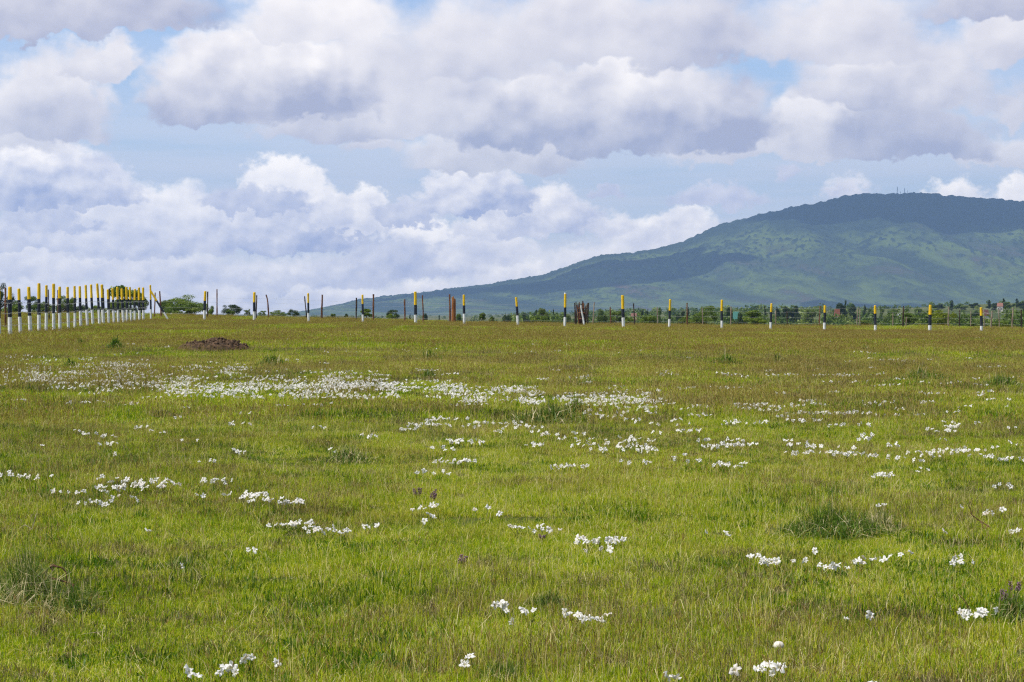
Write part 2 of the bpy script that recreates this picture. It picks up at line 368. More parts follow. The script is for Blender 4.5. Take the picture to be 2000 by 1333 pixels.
# ------------------------------------------------------------------ ground sheet
def build_ground():
    ys = [-60, -40, -20, -10, -4]
    y = 0.0; 
    while y < 7940:
        ys.append(y); y += max(0.5, 0.012*y if y < 600 else 0.03*y)
    ys.append(7960.0)
    ys = np.array(ys); nx = 301
    t = np.linspace(-1, 1, nx); t = np.sign(t)*(0.35*np.abs(t)+0.65*np.abs(t)**3)
    wid = np.clip(40+0.9*np.abs(ys), 0, 6200)
    X = t[None, :]*wid[:, None]; Y = np.repeat(ys[:, None], nx, 1)
    Z = gz(X, Y)
    V = np.stack([X, Y, Z], -1).reshape(-1, 3)
    i = np.arange(len(ys)-1)[:, None]*nx+np.arange(nx-1)[None, :]
    i = i.ravel(); Q = np.stack([i, i+1, i+nx+1, i+nx], -1)
    m, t = material('meadow_soil')
    pos = t.n('ShaderNodeNewGeometry').outputs['Position']
    n1 = t.noise(pos, 1.7, 5, 0.65); n2 = t.noise(pos, 0.10, 3, 0.5); n3 = t.noise(pos, 28.0, 4, 0.7)
    c = t.ramp(n1, [(0.30, (0.030, 0.040, 0.010)), (0.50, (0.060, 0.075, 0.014)), (0.70, (0.120, 0.090, 0.035))])
    c = t.mix(t.mr(n3, 0.4, 0.7, 0, 0.5), c, (0.09, 0.12, 0.015, 1))
    # the plain beyond the crest: dry and green fields
    nf = t.noise(t.vm('MULTIPLY', pos, (1, 0.35, 1)), 0.006, 4, 0.6)
    far = t.ramp(nf, [(0.35, (0.055, 0.075, 0.025)), (0.5, (0.095, 0.11, 0.035)), (0.62, (0.15, 0.12, 0.065))])
    c = t.mix(t.mr(t.sep(pos)[1], 160, 320, 0, 1, True), c, far)
    finish(t, princ(t, c, 0.95, 0.1, (n3, 0.5, 0.02)))
    tag(link('ground', mesh_np('ground', V, [Q], m, smooth=True)), kind='structure')
build_ground()

# ------------------------------------------------------------------ mountain
SKY_X = [100, 350, 480, 560, 630, 700, 760, 830, 900, 960, 1000, 1060, 1100, 1150, 1180, 1240, 1290, 1330, 1370, 1400, 1440, 1480, 1530, 1600, 1640, 1680, 1750, 1800, 1850, 1900, 1960, 2000, 2200, 2500, 2900, 3400, 4000]
SKY_Y = [630, 628, 624, 617, 603, 589, 581, 573, 564, 556, 549, 541, 526, 507, 499, 496, 490, 478, 459, 446, 435, 423, 413, 401, 389, 383, 382, 380, 386, 390, 393, 397, 432, 500, 560, 610, 640]
def vnoise(x, y, seed=0):
    """value noise on arrays"""
    xi = np.floor(x).astype(np.int64); yi = np.floor(y).astype(np.int64); fx = x-xi; fy = y-yi
    def h(a, b):
        n = (a*374761393 + b*668265263 + seed*974711) & 0xffffffff
        n = ((n ^ (n >> 13))*1274126177) & 0xffffffff
        n = (n ^ (n >> 16)) & 0xffffffff
        return n/4294967295.0
    u = fx*fx*(3-2*fx); v = fy*fy*(3-2*fy)
    return (h(xi, yi)*(1-u)+h(xi+1, yi)*u)*(1-v)+(h(xi, yi+1)*(1-u)+h(xi+1, yi+1)*u)*v
def fbm(x, y, o=4, seed=0, g=0.5):
    s = 0; a = 1; n = 0
    for k in range(o):
        s = s+a*vnoise(x*2**k+17.3*k, y*2**k+9.1*k, seed+k); n += a; a *= g
    return s/n
MY = 7500.0
def mountain_h(X, Y):
    px = 1000+F*X/MY
    R = (HY-np.interp(px, SKY_X, SKY_Y))/F*MY + CAMZ + 8.0
    wig = 260*(fbm(X/900.0, X*0+3.3, 3, 5)-0.5)
    d = (MY+wig*0.6-Y)/1900.0                      # 0 on the ridge, 1 at the foot
    dd = np.where(d >= 0, d, -d*1.3)
    prof = np.clip(1-dd, 0, 1); dd = np.where(d >= 0, d, -d*4.4)
    prof = np.clip(1-dd, 0, 1); prof = np.where(d >= 0, 0.60*prof**1.25+0.40*sstep(0, 1, prof), prof**1.3)
    # spurs and gullies that run down the slope
    wx = X + 260*(fbm(X/700.0, Y/700.0, 3, 11)-0.5)*2 + (Y-MY)*0.28
    rid = 1-np.abs(2*fbm(wx/330.0, Y/5200.0, 3, 21, 0.5)-1)
    rid2 = 1-np.abs(2*fbm(wx/120.0, Y/700.0, 3, 31, 0.5)-1)
    mask = np.clip(d*3.0, 0, 1)*np.clip((1-dd)*3, 0, 1)
    h = R*prof + R*mask*(0.20*(rid-0.75)+0.035*(rid2-0.75))
    h = h + 6*mask*(fbm(X/60.0, Y/60.0, 3, 41)-0.5)
    return h - 8.0, d, rid
def build_mountain():
    nx, ny = 1000, 400
    xs = np.linspace(-1750, 3400, nx); ys = np.concatenate([np.linspace(5500, 7600, ny-20), np.linspace(7615, 7955, 20)])
    X, Y = np.meshgrid(xs, ys)
    H, d, rid = mountain_h(X, Y)
    px = 1000+F*X/MY
    # forest on the upper slopes and in the gullies
    fo = fbm(X/260.0, Y/260.0, 4, 51)
    up = sstep(0.44, 0.14, d+0.45*(fo-0.5)+0.22*np.clip((1600-px)/350, -0.15, 1))
    gul = sstep(0.72, 0.45, rid+0.35*(fo-0.5))*sstep(1.05, 0.55, d)
    sc_trees = sstep(0.60, 0.74, fbm(X/11.0, Y/22.0, 2, 61)+0.30*(fo-0.5))*0.75
    forest = np.clip(np.maximum(np.maximum(up, 0.65*gul), sc_trees*sstep(1.2, 0.3, d)), 0, 1)
    bumps = vnoise(X/13.0, Y/13.0, 71)**1.5*9.0 + vnoise(X/31.0, Y/31.0, 72)*7.0
    Z = H + forest*bumps*np.clip(H/60, 0, 1) - 3*np.clip(d, 0, 1)
    Z[0, :] = -12; Z[-1, :] = -12
    V = np.stack([X, Y, Z], -1).reshape(-1, 3)
    i = (np.arange(ny-1)[:, None]*nx+np.arange(nx-1)[None, :]).ravel(); Q = np.stack([i, i+1, i+nx+1, i+nx], -1)
    m, t = material('mountain_cover')
    f = t.n('ShaderNodeAttribute', attribute_name='forest').outputs['Fac']
    pos = t.n('ShaderNodeNewGeometry').outputs['Position']
    n = t.noise(t.vm('MULTIPLY', t.vm('ADD', pos, t.comb(t.m('MULTIPLY', t.sep(pos)[1], 0.3), 0, 0)), (1, 0.45, 1)), 0.0042, 7, 0.68); n2 = t.noise(pos, 0.03, 4, 0.65)
    grass = t.ramp(n, [(0.30, (0.070, 0.060, 0.042)), (0.43, (0.034, 0.050, 0.022)), (0.53, (0.095, 0.130, 0.022)), (0.62, (0.050, 0.054, 0.026)), (0.74, (0.15, 0.08, 0.07))])
    grass = t.mix(t.mr(n2, 0.45, 0.65, 0, 0.45), grass, (0.055, 0.080, 0.030, 1))
    tree = t.ramp(n2, [(0.35, (0.010, 0.018, 0.010)), (0.65, (0.030, 0.046, 0.020))])
    c = t.mix(t.mr(f, 0.15, 0.65, 0, 1), grass, tree)
    finish(t, princ(t, c, 0.95, 0.05))
    tag(link('mountain', mesh_np('mountain', V, [Q], m, {'forest': forest.ravel()}, smooth=False)), kind='structure')
build_mountain()

# fair-weather clouds high over the mountain; their shade lies on its slopes
M_cloud = mat_noise('cloud_white', (0.85, 0.85, 0.87), (0.95, 0.95, 0.95), 0.002, rough=1.0, spec=0.0)
def cloud_over(px, py_dist, size, seed, label):
    Yp = py_dist; Xp = at(px, Yp); h = float(mountain_h(np.array([Xp]), np.array([Yp]))[0][0])
    alt = 2100.0; k = (alt-h)/SUNV.z
    me = bpy.data.meshes.new('cloud')
    import bmesh
    bm = bmesh.new(); bmesh.ops.create_icosphere(bm, subdivisions=5, radius=1.0)
    for v in bm.verts:
        p = v.co.copy(); n = mnoise.fractal(p*1.3+Vector((seed*7, 0, 0)), 1.0, 2.0, 5)
        r = 1+0.42*n; z = p.z*(0.75 if p.z > 0 else 0.16)
        v.co = Vector((p.x*r*size[0], p.y*r*size[1], z*r*min(size)*0.6))
    bm.to_mesh(me); bm.free(); me.materials.append(M_cloud)
    me.polygons.foreach_set('use_smooth', [True]*len(me.polygons))
    o = link('cloud', me, None, (Xp+SUNV.x*k, Yp+SUNV.y*k, alt))
    tag(o, label, 'cloud', 'clouds over the mountain')
cloud_over(1900, 7250, (620, 420), 1, 'broad white cumulus cloud high over the mountain summit')
cloud_over(1190, 6950, (420, 330), 2, 'white cumulus cloud high over the left shoulder of the mountain')
cloud_over(1690, 5800, (190, 120), 3, 'small white cumulus cloud high over the foot of the mountain')
cloud_over(860, 7150, (260, 170), 4, 'white cumulus cloud high over the mountain\'s long left tail')

# ------------------------------------------------------------------ grass
def blades(n, half, h, w, hv=0.35, lean=0.55, tint=(0.45, 0.2), clump=0.5, straw=0.05, seed=0, head=None, shape='square'):
    r = np.random.default_rng(seed)
    if shape == 'square': xy = r.uniform(-half, half, (n, 2))
    else:
        a = r.uniform(0, 2*np.pi, n); q = half*r.uniform(0, 1, n)**.85*(.8+.5*fbm(np.cos(a)*1.5+seed, np.sin(a)*1.5+9, 2, seed)); xy = np.stack([q*np.cos(a), q*np.sin(a)], 1)
    cl = fbm(xy[:, 0]/max(half, .3)*3.1+seed*3+50, xy[:, 1]/max(half, .3)*3.1+50, 3, seed+5)
    hh = h*np.exp(r.normal(0, hv, n))*(1+clump*(cl-0.5)*2)
    hh = np.clip(hh, h*0.2, h*2.0)
    ww = w*r.uniform(0.6, 1.4, n)
    la = r.uniform(0, 2*np.pi, n); lm = np.abs(r.normal(0, lean, n))
    tt = r.normal(tint[0], tint[1], n)
    st = r.uniform(0, 1, n) < straw; tt[st] = r.uniform(0.85, 1.2, st.sum()); lm[st] *= 1.8; hh[st] *= 1.15
    fa = r.uniform(0, 2*np.pi, n); fx, fy = np.cos(fa)*ww/2, np.sin(fa)*ww/2
    lx, ly = np.cos(la), np.sin(la)
    up1 = hh*0.55*np.cos(np.clip(lm*0.5, 0, 1.3)); o1 = hh*0.55*np.sin(np.clip(lm*0.5, 0, 1.3))
    up2 = up1+hh*0.45*np.cos(np.clip(lm*1.3, 0, 1.9)); o2 = o1+hh*0.45*np.sin(np.clip(lm*1.3, 0, 1.9))
    V = np.zeros((n, 5, 3))
    V[:, 0] = np.stack([xy[:, 0]-fx, xy[:, 1]-fy, np.full(n, -0.01)], 1); V[:, 1] = np.stack([xy[:, 0]+fx, xy[:, 1]+fy, np.full(n, -0.01)], 1)
    cx, cy = xy[:, 0]+lx*o1, xy[:, 1]+ly*o1
    V[:, 2] = np.stack([cx+fx*.8, cy+fy*.8, up1], 1); V[:, 3] = np.stack([cx-fx*.8, cy-fy*.8, up1], 1)
    V[:, 4] = np.stack([xy[:, 0]+lx*o2, xy[:, 1]+ly*o2, up2], 1)
    b = np.arange(n)*5
    Q = np.stack([b, b+1, b+2, b+3], 1); T = np.stack([b+3, b+2, b+4], 1)
    tint_v = np.repeat(tt, 5)
    V = V.reshape(-1, 3)
    if head:      # a slim seed head on each tip: two crossed diamonds
        hl, hw, ht = head
        tip = V.reshape(n, 5, 3)[:, 4]; HL = hl*r.uniform(.6, 1.4, n); o = len(V); parts = []; 
        for a0 in (0, np.pi/2):
            dx, dy = np.cos(fa+a0)*hw/2, np.sin(fa+a0)*hw/2
            D = np.zeros((n, 4, 3)); D[:, 0] = tip-np.stack([lx*HL*.2, ly*HL*.2, HL*.5], 1)
            mid = tip+np.stack([lx*HL*.1, ly*HL*.1, HL*.1], 1)
            D[:, 1] = mid+np.stack([dx, dy, 0*dx], 1); D[:, 3] = mid-np.stack([dx, dy, 0*dx], 1); D[:, 2] = tip+np.stack([lx*HL*.4, ly*HL*.4, HL*.6], 1)
            parts.append(D.reshape(-1, 3)); bb = o+np.arange(n)*4; Q = np.concatenate([Q, np.stack([bb, bb+1, bb+2, bb+3], 1)]); o += 4*n
            tint_v = np.concatenate([tint_v, np.repeat(r.normal(ht, .2, n), 4)])
        V = np.concatenate([V]+parts)
    return V, [Q, T], tint_v
def scatter(name, protos, pts, rot, scl, idx, label, cat):
    """a ground cover nobody could count: one object that instances small patches of blades on points"""
    hid = bpy.data.collections.new(name+'_patches')
    for o in protos: hid.objects.link(o)
    me = bpy.data.meshes.new(name); me.vertices.add(len(pts)); me.vertices.foreach_set('co', np.asarray(pts, np.float32).ravel())
    for k, v, ty in (('rz', rot, 'FLOAT'), ('sc', scl, 'FLOAT_VECTOR'), ('pick', idx, 'INT')):
        a = me.attributes.new(k, ty, 'POINT'); a.data.foreach_set('vector' if ty == 'FLOAT_VECTOR' else 'value', np.asarray(v, np.int32 if ty == 'INT' else np.float32).ravel())
    me.update()
    o = link(name, me)
    ng = bpy.data.node_groups.new(name+'_nodes', 'GeometryNodeTree')
    ng.interface.new_socket('Geometry', in_out='INPUT', socket_type='NodeSocketGeometry'); ng.interface.new_socket('Geometry', in_out='OUTPUT', socket_type='NodeSocketGeometry')
    N = ng.nodes; L = ng.links
    gi = N.new('NodeGroupInput'); go = N.new('NodeGroupOutput'); ci = N.new('GeometryNodeCollectionInfo'); ci.inputs[0].default_value = hid
    ci.inputs['Separate Children'].default_value = True; ci.inputs['Reset Children'].default_value = True
    ip = N.new('GeometryNodeInstanceOnPoints'); ip.inputs['Pick Instance'].default_value = True
    def att(n, ty):
        a = N.new('GeometryNodeInputNamedAttribute'); a.data_type = ty; a.inputs[0].default_value = n; return a.outputs[0]
    cx = N.new('ShaderNodeCombineXYZ'); L.new(att('rz', 'FLOAT'), cx.inputs[2])
    L.new(gi.outputs[0], ip.inputs['Points']); L.new(ci.outputs[0], ip.inputs['Instance']); L.new(att('pick', 'INT'), ip.inputs['Instance Index'])
    L.new(cx.outputs[0], ip.inputs['Rotation']); L.new(att('sc', 'FLOAT_VECTOR'), ip.inputs['Scale']); L.new(ip.outputs[0], go.inputs[0])
    md = o.modifiers.new('scatter', 'NODES'); md.node_group = ng
    tag(o, label, cat, kind='stuff'); return o
def proto(V, Fs, tint, mat, nm):
    return bpy.data.objects.new(nm, mesh_np(nm, V, Fs, mat, {'tint': tint}))
def cells(y0, y1, s, jit=0.35, margin=1.22, extra=1.5):
    P = []
    y = y0
    while y < y1:
        hw = 0.2494*y*margin+extra
        xs = np.arange(-hw, hw, s); P.append(np.stack([xs+rng.uniform(-jit, jit, len(xs))*s, np.full(len(xs), y)+rng.uniform(-jit, jit, len(xs))*s], 1)); y += s
    return np.concatenate(P)
def build_grass():
    protos = []; pts = []; rot = []; scl = []; idx = []
    def layer(y0, y1, s, nvar, prob=None, **kw):
        k0 = len(protos)
        for v in range(nvar):
            V, Fs, tn = blades(half=s*0.60, seed=v+100*k0+1, **{k: q for k, q in kw.items() if k != 'mat'})
            protos.append(proto(V, Fs, tn, kw.get('mat', M_grass), 'grass_patch_%02d' % len(protos)))
        P = cells(y0, y1, s)
        if prob is not None: P = P[rng.uniform(0, 1, len(P)) < prob(P[:, 0], P[:, 1])]
        n = len(P); pts.append(np.column_stack([P, gz(P[:, 0], P[:, 1])])); rot.append(rng.uniform(0, 6.28, n))
        hs = rng.uniform(0.85, 1.15, n)*(0.6+0.9*fbm(P[:, 0]/2.0+40, P[:, 1]/2.0, 3, 9)); scl.append(np.column_stack([np.ones(n), np.ones(n), hs])); idx.append(k0+rng.integers(0, nvar, n))
    layer(6.5, 26, 0.5, 6, n=5600, h=0.029, w=0.0027, straw=0.06, lean=1.25, hv=.5, tint=(.45,.27), clump=1.3)
    layer(26, 62, 1.0, 6, n=4800, h=0.040, w=0.0056, straw=0.04, lean=1.1, hv=.5, tint=(.45,.27), clump=1.2)
    layer(62, 158, 2.0, 5, n=4200, h=0.075, w=0.013, straw=0.05, lean=0.7, hv=.5, tint=(.45,.25), clump=1.0)
    layer(6.5, 26, 0.5, 4, n=170, h=0.09, w=0.0020, straw=0.45, lean=2.0, hv=.4, tint=(.6, .3), clump=1.0)
    layer(26, 62, 1.0, 3, n=260, h=0.09, w=0.004, straw=0.3, lean=1.3, hv=.4, tint=(.6, .3), clump=1.0)
    wn = lambda x, y: sstep(0.50, 0.66, fbm(x/1.1+31, y/1.5+3, 3, 177))
    dn = lambda x, y: sstep(0.44, 0.62, fbm(x/1.3+81, y/2.0+23, 3, 277))
    layer(6.5, 26, 0.4, 4, prob=wn, n=420, h=0.036, w=0.0080, straw=0.0, lean=1.5, hv=.4, tint=(-.05,.15), clump=1.6)
    layer(6.5, 26, 0.4, 4, prob=dn, n=620, h=0.048, w=0.0020, straw=0.1, lean=1.3, hv=.4, tint=(.35,.3), clump=1.6, mat=M_brown)
    layer(26, 70, 0.9, 4, prob=wn, n=650, h=0.05, w=0.012, straw=0.0, lean=1.2, hv=.4, tint=(-.05,.15), clump=1.6)
    layer(26, 70, 0.9, 4, prob=dn, n=900, h=0.08, w=0.005, straw=0.1, lean=1.0, hv=.4, tint=(.35,.3), clump=1.6, mat=M_brown)
    layer(-8, 6.5, 1.0, 2, n=2600, h=0.055, w=0.007, straw=0.05)
    o = scatter('grass', protos, np.concatenate(pts), np.concatenate(rot), np.concatenate(scl), np.concatenate(idx), 'short yellow green meadow grass with straw', 'grass')
    # seeding stems
    protos = []; pts = []; rot = []; scl = []; idx = []
    def stems(y0, y1, s, nvar, prob, **kw):
        k0 = len(protos)
        for v in range(nvar):
            V, Fs, tn = blades(half=s*0.60, seed=v+700+100*k0, **kw)
            protos.append(proto(V, Fs, tn, M_stem, 'stem_patch_%02d' % len(protos)))
        P = cells(y0, y1, s); pr = prob(P[:, 0], P[:, 1]); P = P[rng.uniform(0, 1, len(P)) < pr]
        n = len(P); pts.append(np.column_stack([P, gz(P[:, 0], P[:, 1])])); rot.append(rng.uniform(0, 6.28, n)); scl.append(np.column_stack([np.ones(n), np.ones(n), rng.uniform(0.8, 1.2, n)])); idx.append(k0+rng.integers(0, nvar, n))
    pn = lambda x, y: sstep(0.42, 0.62, fbm(x/2.2+11, y/2.8+7, 3, 77))
    stems(6.5, 26, 0.5, 4, lambda x, y: 0.15+0.75*pn(x, y), n=44, h=0.10, w=0.0020, hv=0.35, lean=0.5, straw=0.15, head=(0.03, 0.005, 0.1))
    stems(26, 62, 1.0, 4, lambda x, y: 0.2+0.7*pn(x/1.6, y/1.6), n=150, h=0.14, w=0.004, hv=0.3, lean=0.3, straw=0.1, head=(0.04, 0.009, 0.25))
    stems(62, 156, 2.0, 4, lambda x, y: 0.45+0.55*pn(x/3, y/3), n=520, h=0.13, w=0.005, hv=0.3, lean=0.3, straw=0.1, head=(0.05, 0.014, 0.2))
    scatter('seeding_grass', protos, np.concatenate(pts), np.concatenate(rot), np.concatenate(scl), np.concatenate(idx), 'thin brown seeding grass stems standing above the meadow', 'grass')
build_grass()

# ------------------------------------------------------------------ striped posts
def post(px_t, px_b, top, y1, y2, Y, wpx, label, group, cap_white=False):
    X = at(px_b, Y); g = float(gz(X, Y)); H = topz(top, Y)-g
    r = wpx/F*Y/2; lean = (px_t-px_b)/F*Y
    z1, z2 = topz(y1, Y)-g, topz(y2, Y)-g
    zs = [-0.15, 0.02, 0.3*z2, 0.65*z2, z2-0.004, z2+0.004, (z2+z1)/2, z1-0.004, z1+0.004, (z1+H)/2, H-0.03, H]
    ms = [0, 0, 0, 0, 0, 1, 1, 1, 2, 2, 2, 2]
    if cap_white: zs[-2] = H-0.07; ms[-2:] = [0, 0]
    mb = MB(); bend = random.uniform(-0.012, 0.012); bd2 = random.uniform(-0.02, 0.02)
    pts = [(lean*z/H+bend*math.sin(3*z/H), bd2*math.sin(2.5*z/H), z) for z in zs]
    rr = [r*random.uniform(0.95, 1.06)*(1.08-0.14*z/H) for z in zs]; rr[-1] *= 0.82
    mb.tube(pts, rr, 10, mats=ms, jit=0.03)
    o = mb.build('striped_post', [M_white, M_black, M_yellow], None, (X, Y, g), smooth=False)
    return tag(o, label, 'post', group)
ORD = ['first', 'second', 'third', 'fourth', 'fifth', 'sixth', 'seventh', 'eighth', 'ninth', 'tenth', 'eleventh', 'twelfth', 'thirteenth', 'fourteenth', 'fifteenth', 'sixteenth',
       'seventeenth', 'eighteenth', 'nineteenth', 'twentieth', 'twenty-first', 'twenty-second', 'twenty-third', 'twenty-fourth', 'twenty-fifth', 'twenty-sixth']
LEFT = [(-14,-12,362,525,738,985,46),(120,120,365,520,728,945,48),(225,243,388,525,725,935,38),(342,362,367,515,712,935,42),(462,462,325,512,700,925,40),(550,545,348,487,680,905,32),
 (637,637,330,500,682,885,36),(708,710,365,505,680,865,33),(802,813,368,503,678,860,33),(882,887,357,500,675,860,30),(945,958,360,498,658,845,32),(1015,1037,345,505,645,835,30),
 (1080,1103,340,498,642,825,30),(1150,1178,328,497,642,810,30),(1208,1226,340,498,640,795,34),(1275,1288,397,515,642,787,28),(1332,1350,385,520,650,782,26),(1390,1403,370,517,648,780,28),
 (1443,1463,388,520,645,775,32),(1497,1505,368,518,640,770,28),(1538,1555,370,520,642,765,26),(1598,1597,392,525,650,765,26),(1645,1652,375,525,645,765,30),(1695,1700,375,525,645,770,28)]
YC = 127.0
XC = at(294.5, YC); X1, Y1 = at(20, 74.0), 74.0
lb = (XC-X1)/(YC-Y1); la = X1-lb*Y1
left_posts = []
for i, (xt, xb, tp, a, b, base, w) in enumerate(LEFT):
    px = xb/6.06; Y = F*la/(px-1000-F*lb)
    c = lambda v: 500+v/6.06
    lab = ('striped post of the left row cut by the left edge of the picture' if i == 0 else
           'white, blue-black and yellow striped post, %s whole one from the left in the left row' % ORD[i-1])
    left_posts.append(post(xt/6.06, px, c(tp), c(a), c(b), Y, w/6.06, lab, 'striped posts of the left row'))
corner = post(1780/6.06, 1787/6.06, 500+345/6.06, 500+520/6.06, 500+635/6.06, YC, 3.6, 'slender striped corner post where both rows meet, with a brace leaning on it', 'striped posts of the far row')
# the leaning brace
def brace():
    x0, x1 = at(2010/6.06, YC), at(1790/6.06, YC)
    g = float(gz(x0, YC)); zt = topz(500+418/6.06, YC)-g; dx = x1-x0
    fr = [-0.06, 0.0, 0.30, 0.31, 0.68, 0.69, 1.0]; ms = [0, 0, 0, 1, 1, 2, 2]
    mb = MB(); mb.tube([(dx*f, -0.03, zt*f) for f in fr], 0.060, 9, mats=ms, jit=0.05)
    tag(mb.build('brace_post', [M_white, M_black, M_yellow], None, (x0, YC-0.1, g)), 'striped brace pole leaning on the corner post from the right', 'post', 'striped posts of the far row')
brace()
FAR = [(401,399,569,588,607,5,''),(497,497,571,591,609,5.2,''),(602,603,573,592,612,4,''),(708,709,576,594,615,4.2,''),(811,812,570,596,615,5.6,''),(906,907,576,597,613,5,''),
 (1008,1012,581,599,617,5,''),(1104,1103,572,601,620,5,''),(1216,1218,577,604,621,6.2,''),(1309,1307,585,607,624,4.6,''),(1410,1410,586,608,627,4.8,''),(1507,1505,593,610,630,4.4,''),
 (1611,1610,597,611,631,5,''),(1709,1710,597,613,635,5,''),(1817,1816,596,615,636,6.2,''),(1916,1917,601,617,637,5.4,'')]
far_posts = []
for i, (xt, xb, tp, a, b, w, _) in enumerate(FAR):
    Y = 129.0+5.0*i/15
    lab = 'striped post, %s to the right of the corner post in the far row' % ORD[i]
    far_posts.append(post(xt, xb, tp, a, b, Y, w, lab, 'striped posts of the far row', cap_white=(i == 7)))

# ------------------------------------------------------------------ bare stakes behind, with strands of wire
def stake(px_t, px_b, top, base, Y, wpx, mat, label, group='bare wooden fence stakes', kink=False, name='fence_stake', cat='stake'):
    X = at(px_b, Y); g = float(gz(X, Y)); H = topz(top, Y)-g; lean = (px_t-px_b)/F*Y; r = wpx/F*Y/2
    mb = MB(); n = 7; b1, b2 = random.uniform(-.03, .03), random.uniform(-.03, .03)
    pts = []
    for i in range(n):
        f = i/(n-1); x = lean*f+b1*math.sin(f*5)+(0.0 if not kink else -0.09*max(0, (f-0.8)/0.2))
        pts.append((x, b2*math.sin(f*4), -0.15+(H+0.15)*f))
    mb.tube(pts, [r*random.uniform(.85, 1.15)*(1.05-.15*i/(n-1)) for i in range(n)], 7, jit=0.08)
    return tag(mb.build(name, mat, None, (X, Y, g)), label, cat, group)
ST = [ # x top, x base, top, Y, width, material, label
 (11,11,563,92,4.2,M_rust,'brown stake just left of the first whole striped post of the left row'),
 (95,96,566,118,2.6,M_dkwood,'dark stake behind the fifth and sixth striped posts of the left row'),
 (113,114,567,116,2.6,M_rust,'rusty stake close behind the seventh striped post of the left row'),
 (203,203,564,112,2.6,M_dkwood,'dark stake close behind the fourteenth striped post of the left row'),
 (214,214,564,140,2.8,M_dkwood,'dark stake touching the fifteenth striped post of the left row'),
 (303,302,572,140,2.4,M_rust,'rusty stake between the corner post and its brace'),
 (312.5,315,569,142,3.0,M_rust,'reddish stake just right of the brace, leaning left'),
 (406,405,570,142,2.9,M_dkwood,'dark stake touching the first far striped post on its right'),
 (424,424,565,144,2.6,M_rust,'tall thin brown stake standing alone right of the first far striped post'),
 (501,501,577,143,2.4,M_dkwood,'short dark stake touching the second far striped post'),
 (522.5,525,576,144,3.0,M_rust,'crooked brown stake bent at its top, right of the second far post'),
 (595.5,599,579,144,2.4,M_dkwood,'thin dark stake leaning left beside the third far striped post'),
 (629,629,576,145,3.6,M_rust,'straight thick brown stake right of the third far striped post'),
 (695.5,697,582,145,3.2,M_dkwood,'dark brown stake just left of the fourth far striped post'),
 (729,730,575,145,3.4,M_rust,'red-brown stake right of the fourth far striped post'),
 (791,790,585,146,3.2,M_rust,'short rusty stake with pale tip left of the fifth far striped post'),
 (826,826,577,146,2.8,M_rust,'rusty stake just right of the fifth far striped post'),
 (878.5,879,575,143,3.6,M_rust,'tallest pole of the five rusty poles left of the sixth far post'),
 (1149,1148,592,146,2.8,M_dkwood,'dark stake just right of the heap of upright sticks'),
 (1161,1157,591,147,2.4,M_grwood,'pale thin stake leaning right, beyond the heap of upright sticks'),
 (1192,1193,600,150,2.6,M_rust,'stubby rusty stake before a pale bush, left of the ninth far post'),
 (1238,1239,593,148,2.8,M_dkwood,'dark stake right of the ninth far striped post'),
 (1284,1284,600,152,2.2,M_grwood,'pale stake left of the tenth far striped post'),
 (1342,1342,592,150,2.8,M_rust,'rusty stake midway between the tenth and eleventh far striped posts'),
 (1372,1372,602,153,2.0,M_grwood,'thin grey stake in front of a spreading acacia'),
 (1428,1427,599,151,2.4,M_grwood,'grey stake just right of the eleventh far striped post'),
 (1515,1515,607,152,2.2,M_grwood,'short grey stake just right of the twelfth far striped post'),
 (1537,1538,608,153,2.2,M_dkwood,'dark low stake right of the twelfth far striped post'),
 (1601,1601,598,151,2.6,M_rust,'rusty stake just left of the thirteenth far striped post'),
 (1674,1675,602,152,2.2,M_grwood,'left one of a close pair of grey stakes'),
 (1679,1680,602,152,2.2,M_grwood,'right one of a close pair of grey stakes'),
 (1744,1744,612,153,2.2,M_grwood,'short pale stake just left of a solid black stake'),
 (1764,1764,598,151,3.2,M_dkwood,'solid black stake between the fourteenth and fifteenth far striped posts'),
 (1770,1770,619,153,2.2,M_grwood,'short pale stake just right of a solid black stake'),
 (1852,1853,600,152,2.6,M_grwood,'grey stake in front of the lime green bush'),
 (1874,1874,606,153,2.4,M_dkwood,'dark stake at the right end of the lime green bush'),
 (1896,1896,608,153,2.0,M_grwood,'thin grey stake left of the last far striped post'),
 (1922,1922,605,153,2.2,M_grwood,'grey stake just right of the last far striped post'),
 (1937,1936,608,150,3.2,M_grwood,'thick pale stake right of the last far striped post'),
 (1951,1951,604,153,2.0,M_grwood,'thin grey stake second to the right after the last striped post'),
 (1978,1977,601,150,3.0,M_grwood,'tall pale stake near the right edge of the picture'),
 (1995,1994,605,151,3.0,M_dkwood,'dark stake at the right edge of the picture'),
]
stakes = [stake(a, b, c, 0, Y, w, m, l, kink=(a == 522.5)) for (a, b, c, Y, w, m, l) in ST]
for a, b, c, l in ((883,884,581,'orange pole just right of the tallest of the five rusty poles'), (885.5,885,579,'orange-brown pole with forked tip in the middle of the five rusty poles'),
                   (887.5,887,583,'thin orange pole, fourth from the left of the five rusty poles'), (889,889,585,'shortest pole at the right of the five rusty poles')):
    stake(a, b, c, 0, 143+random.uniform(-.15, .15), 2.9, M_rust2, l, 'rusty poles standing together')

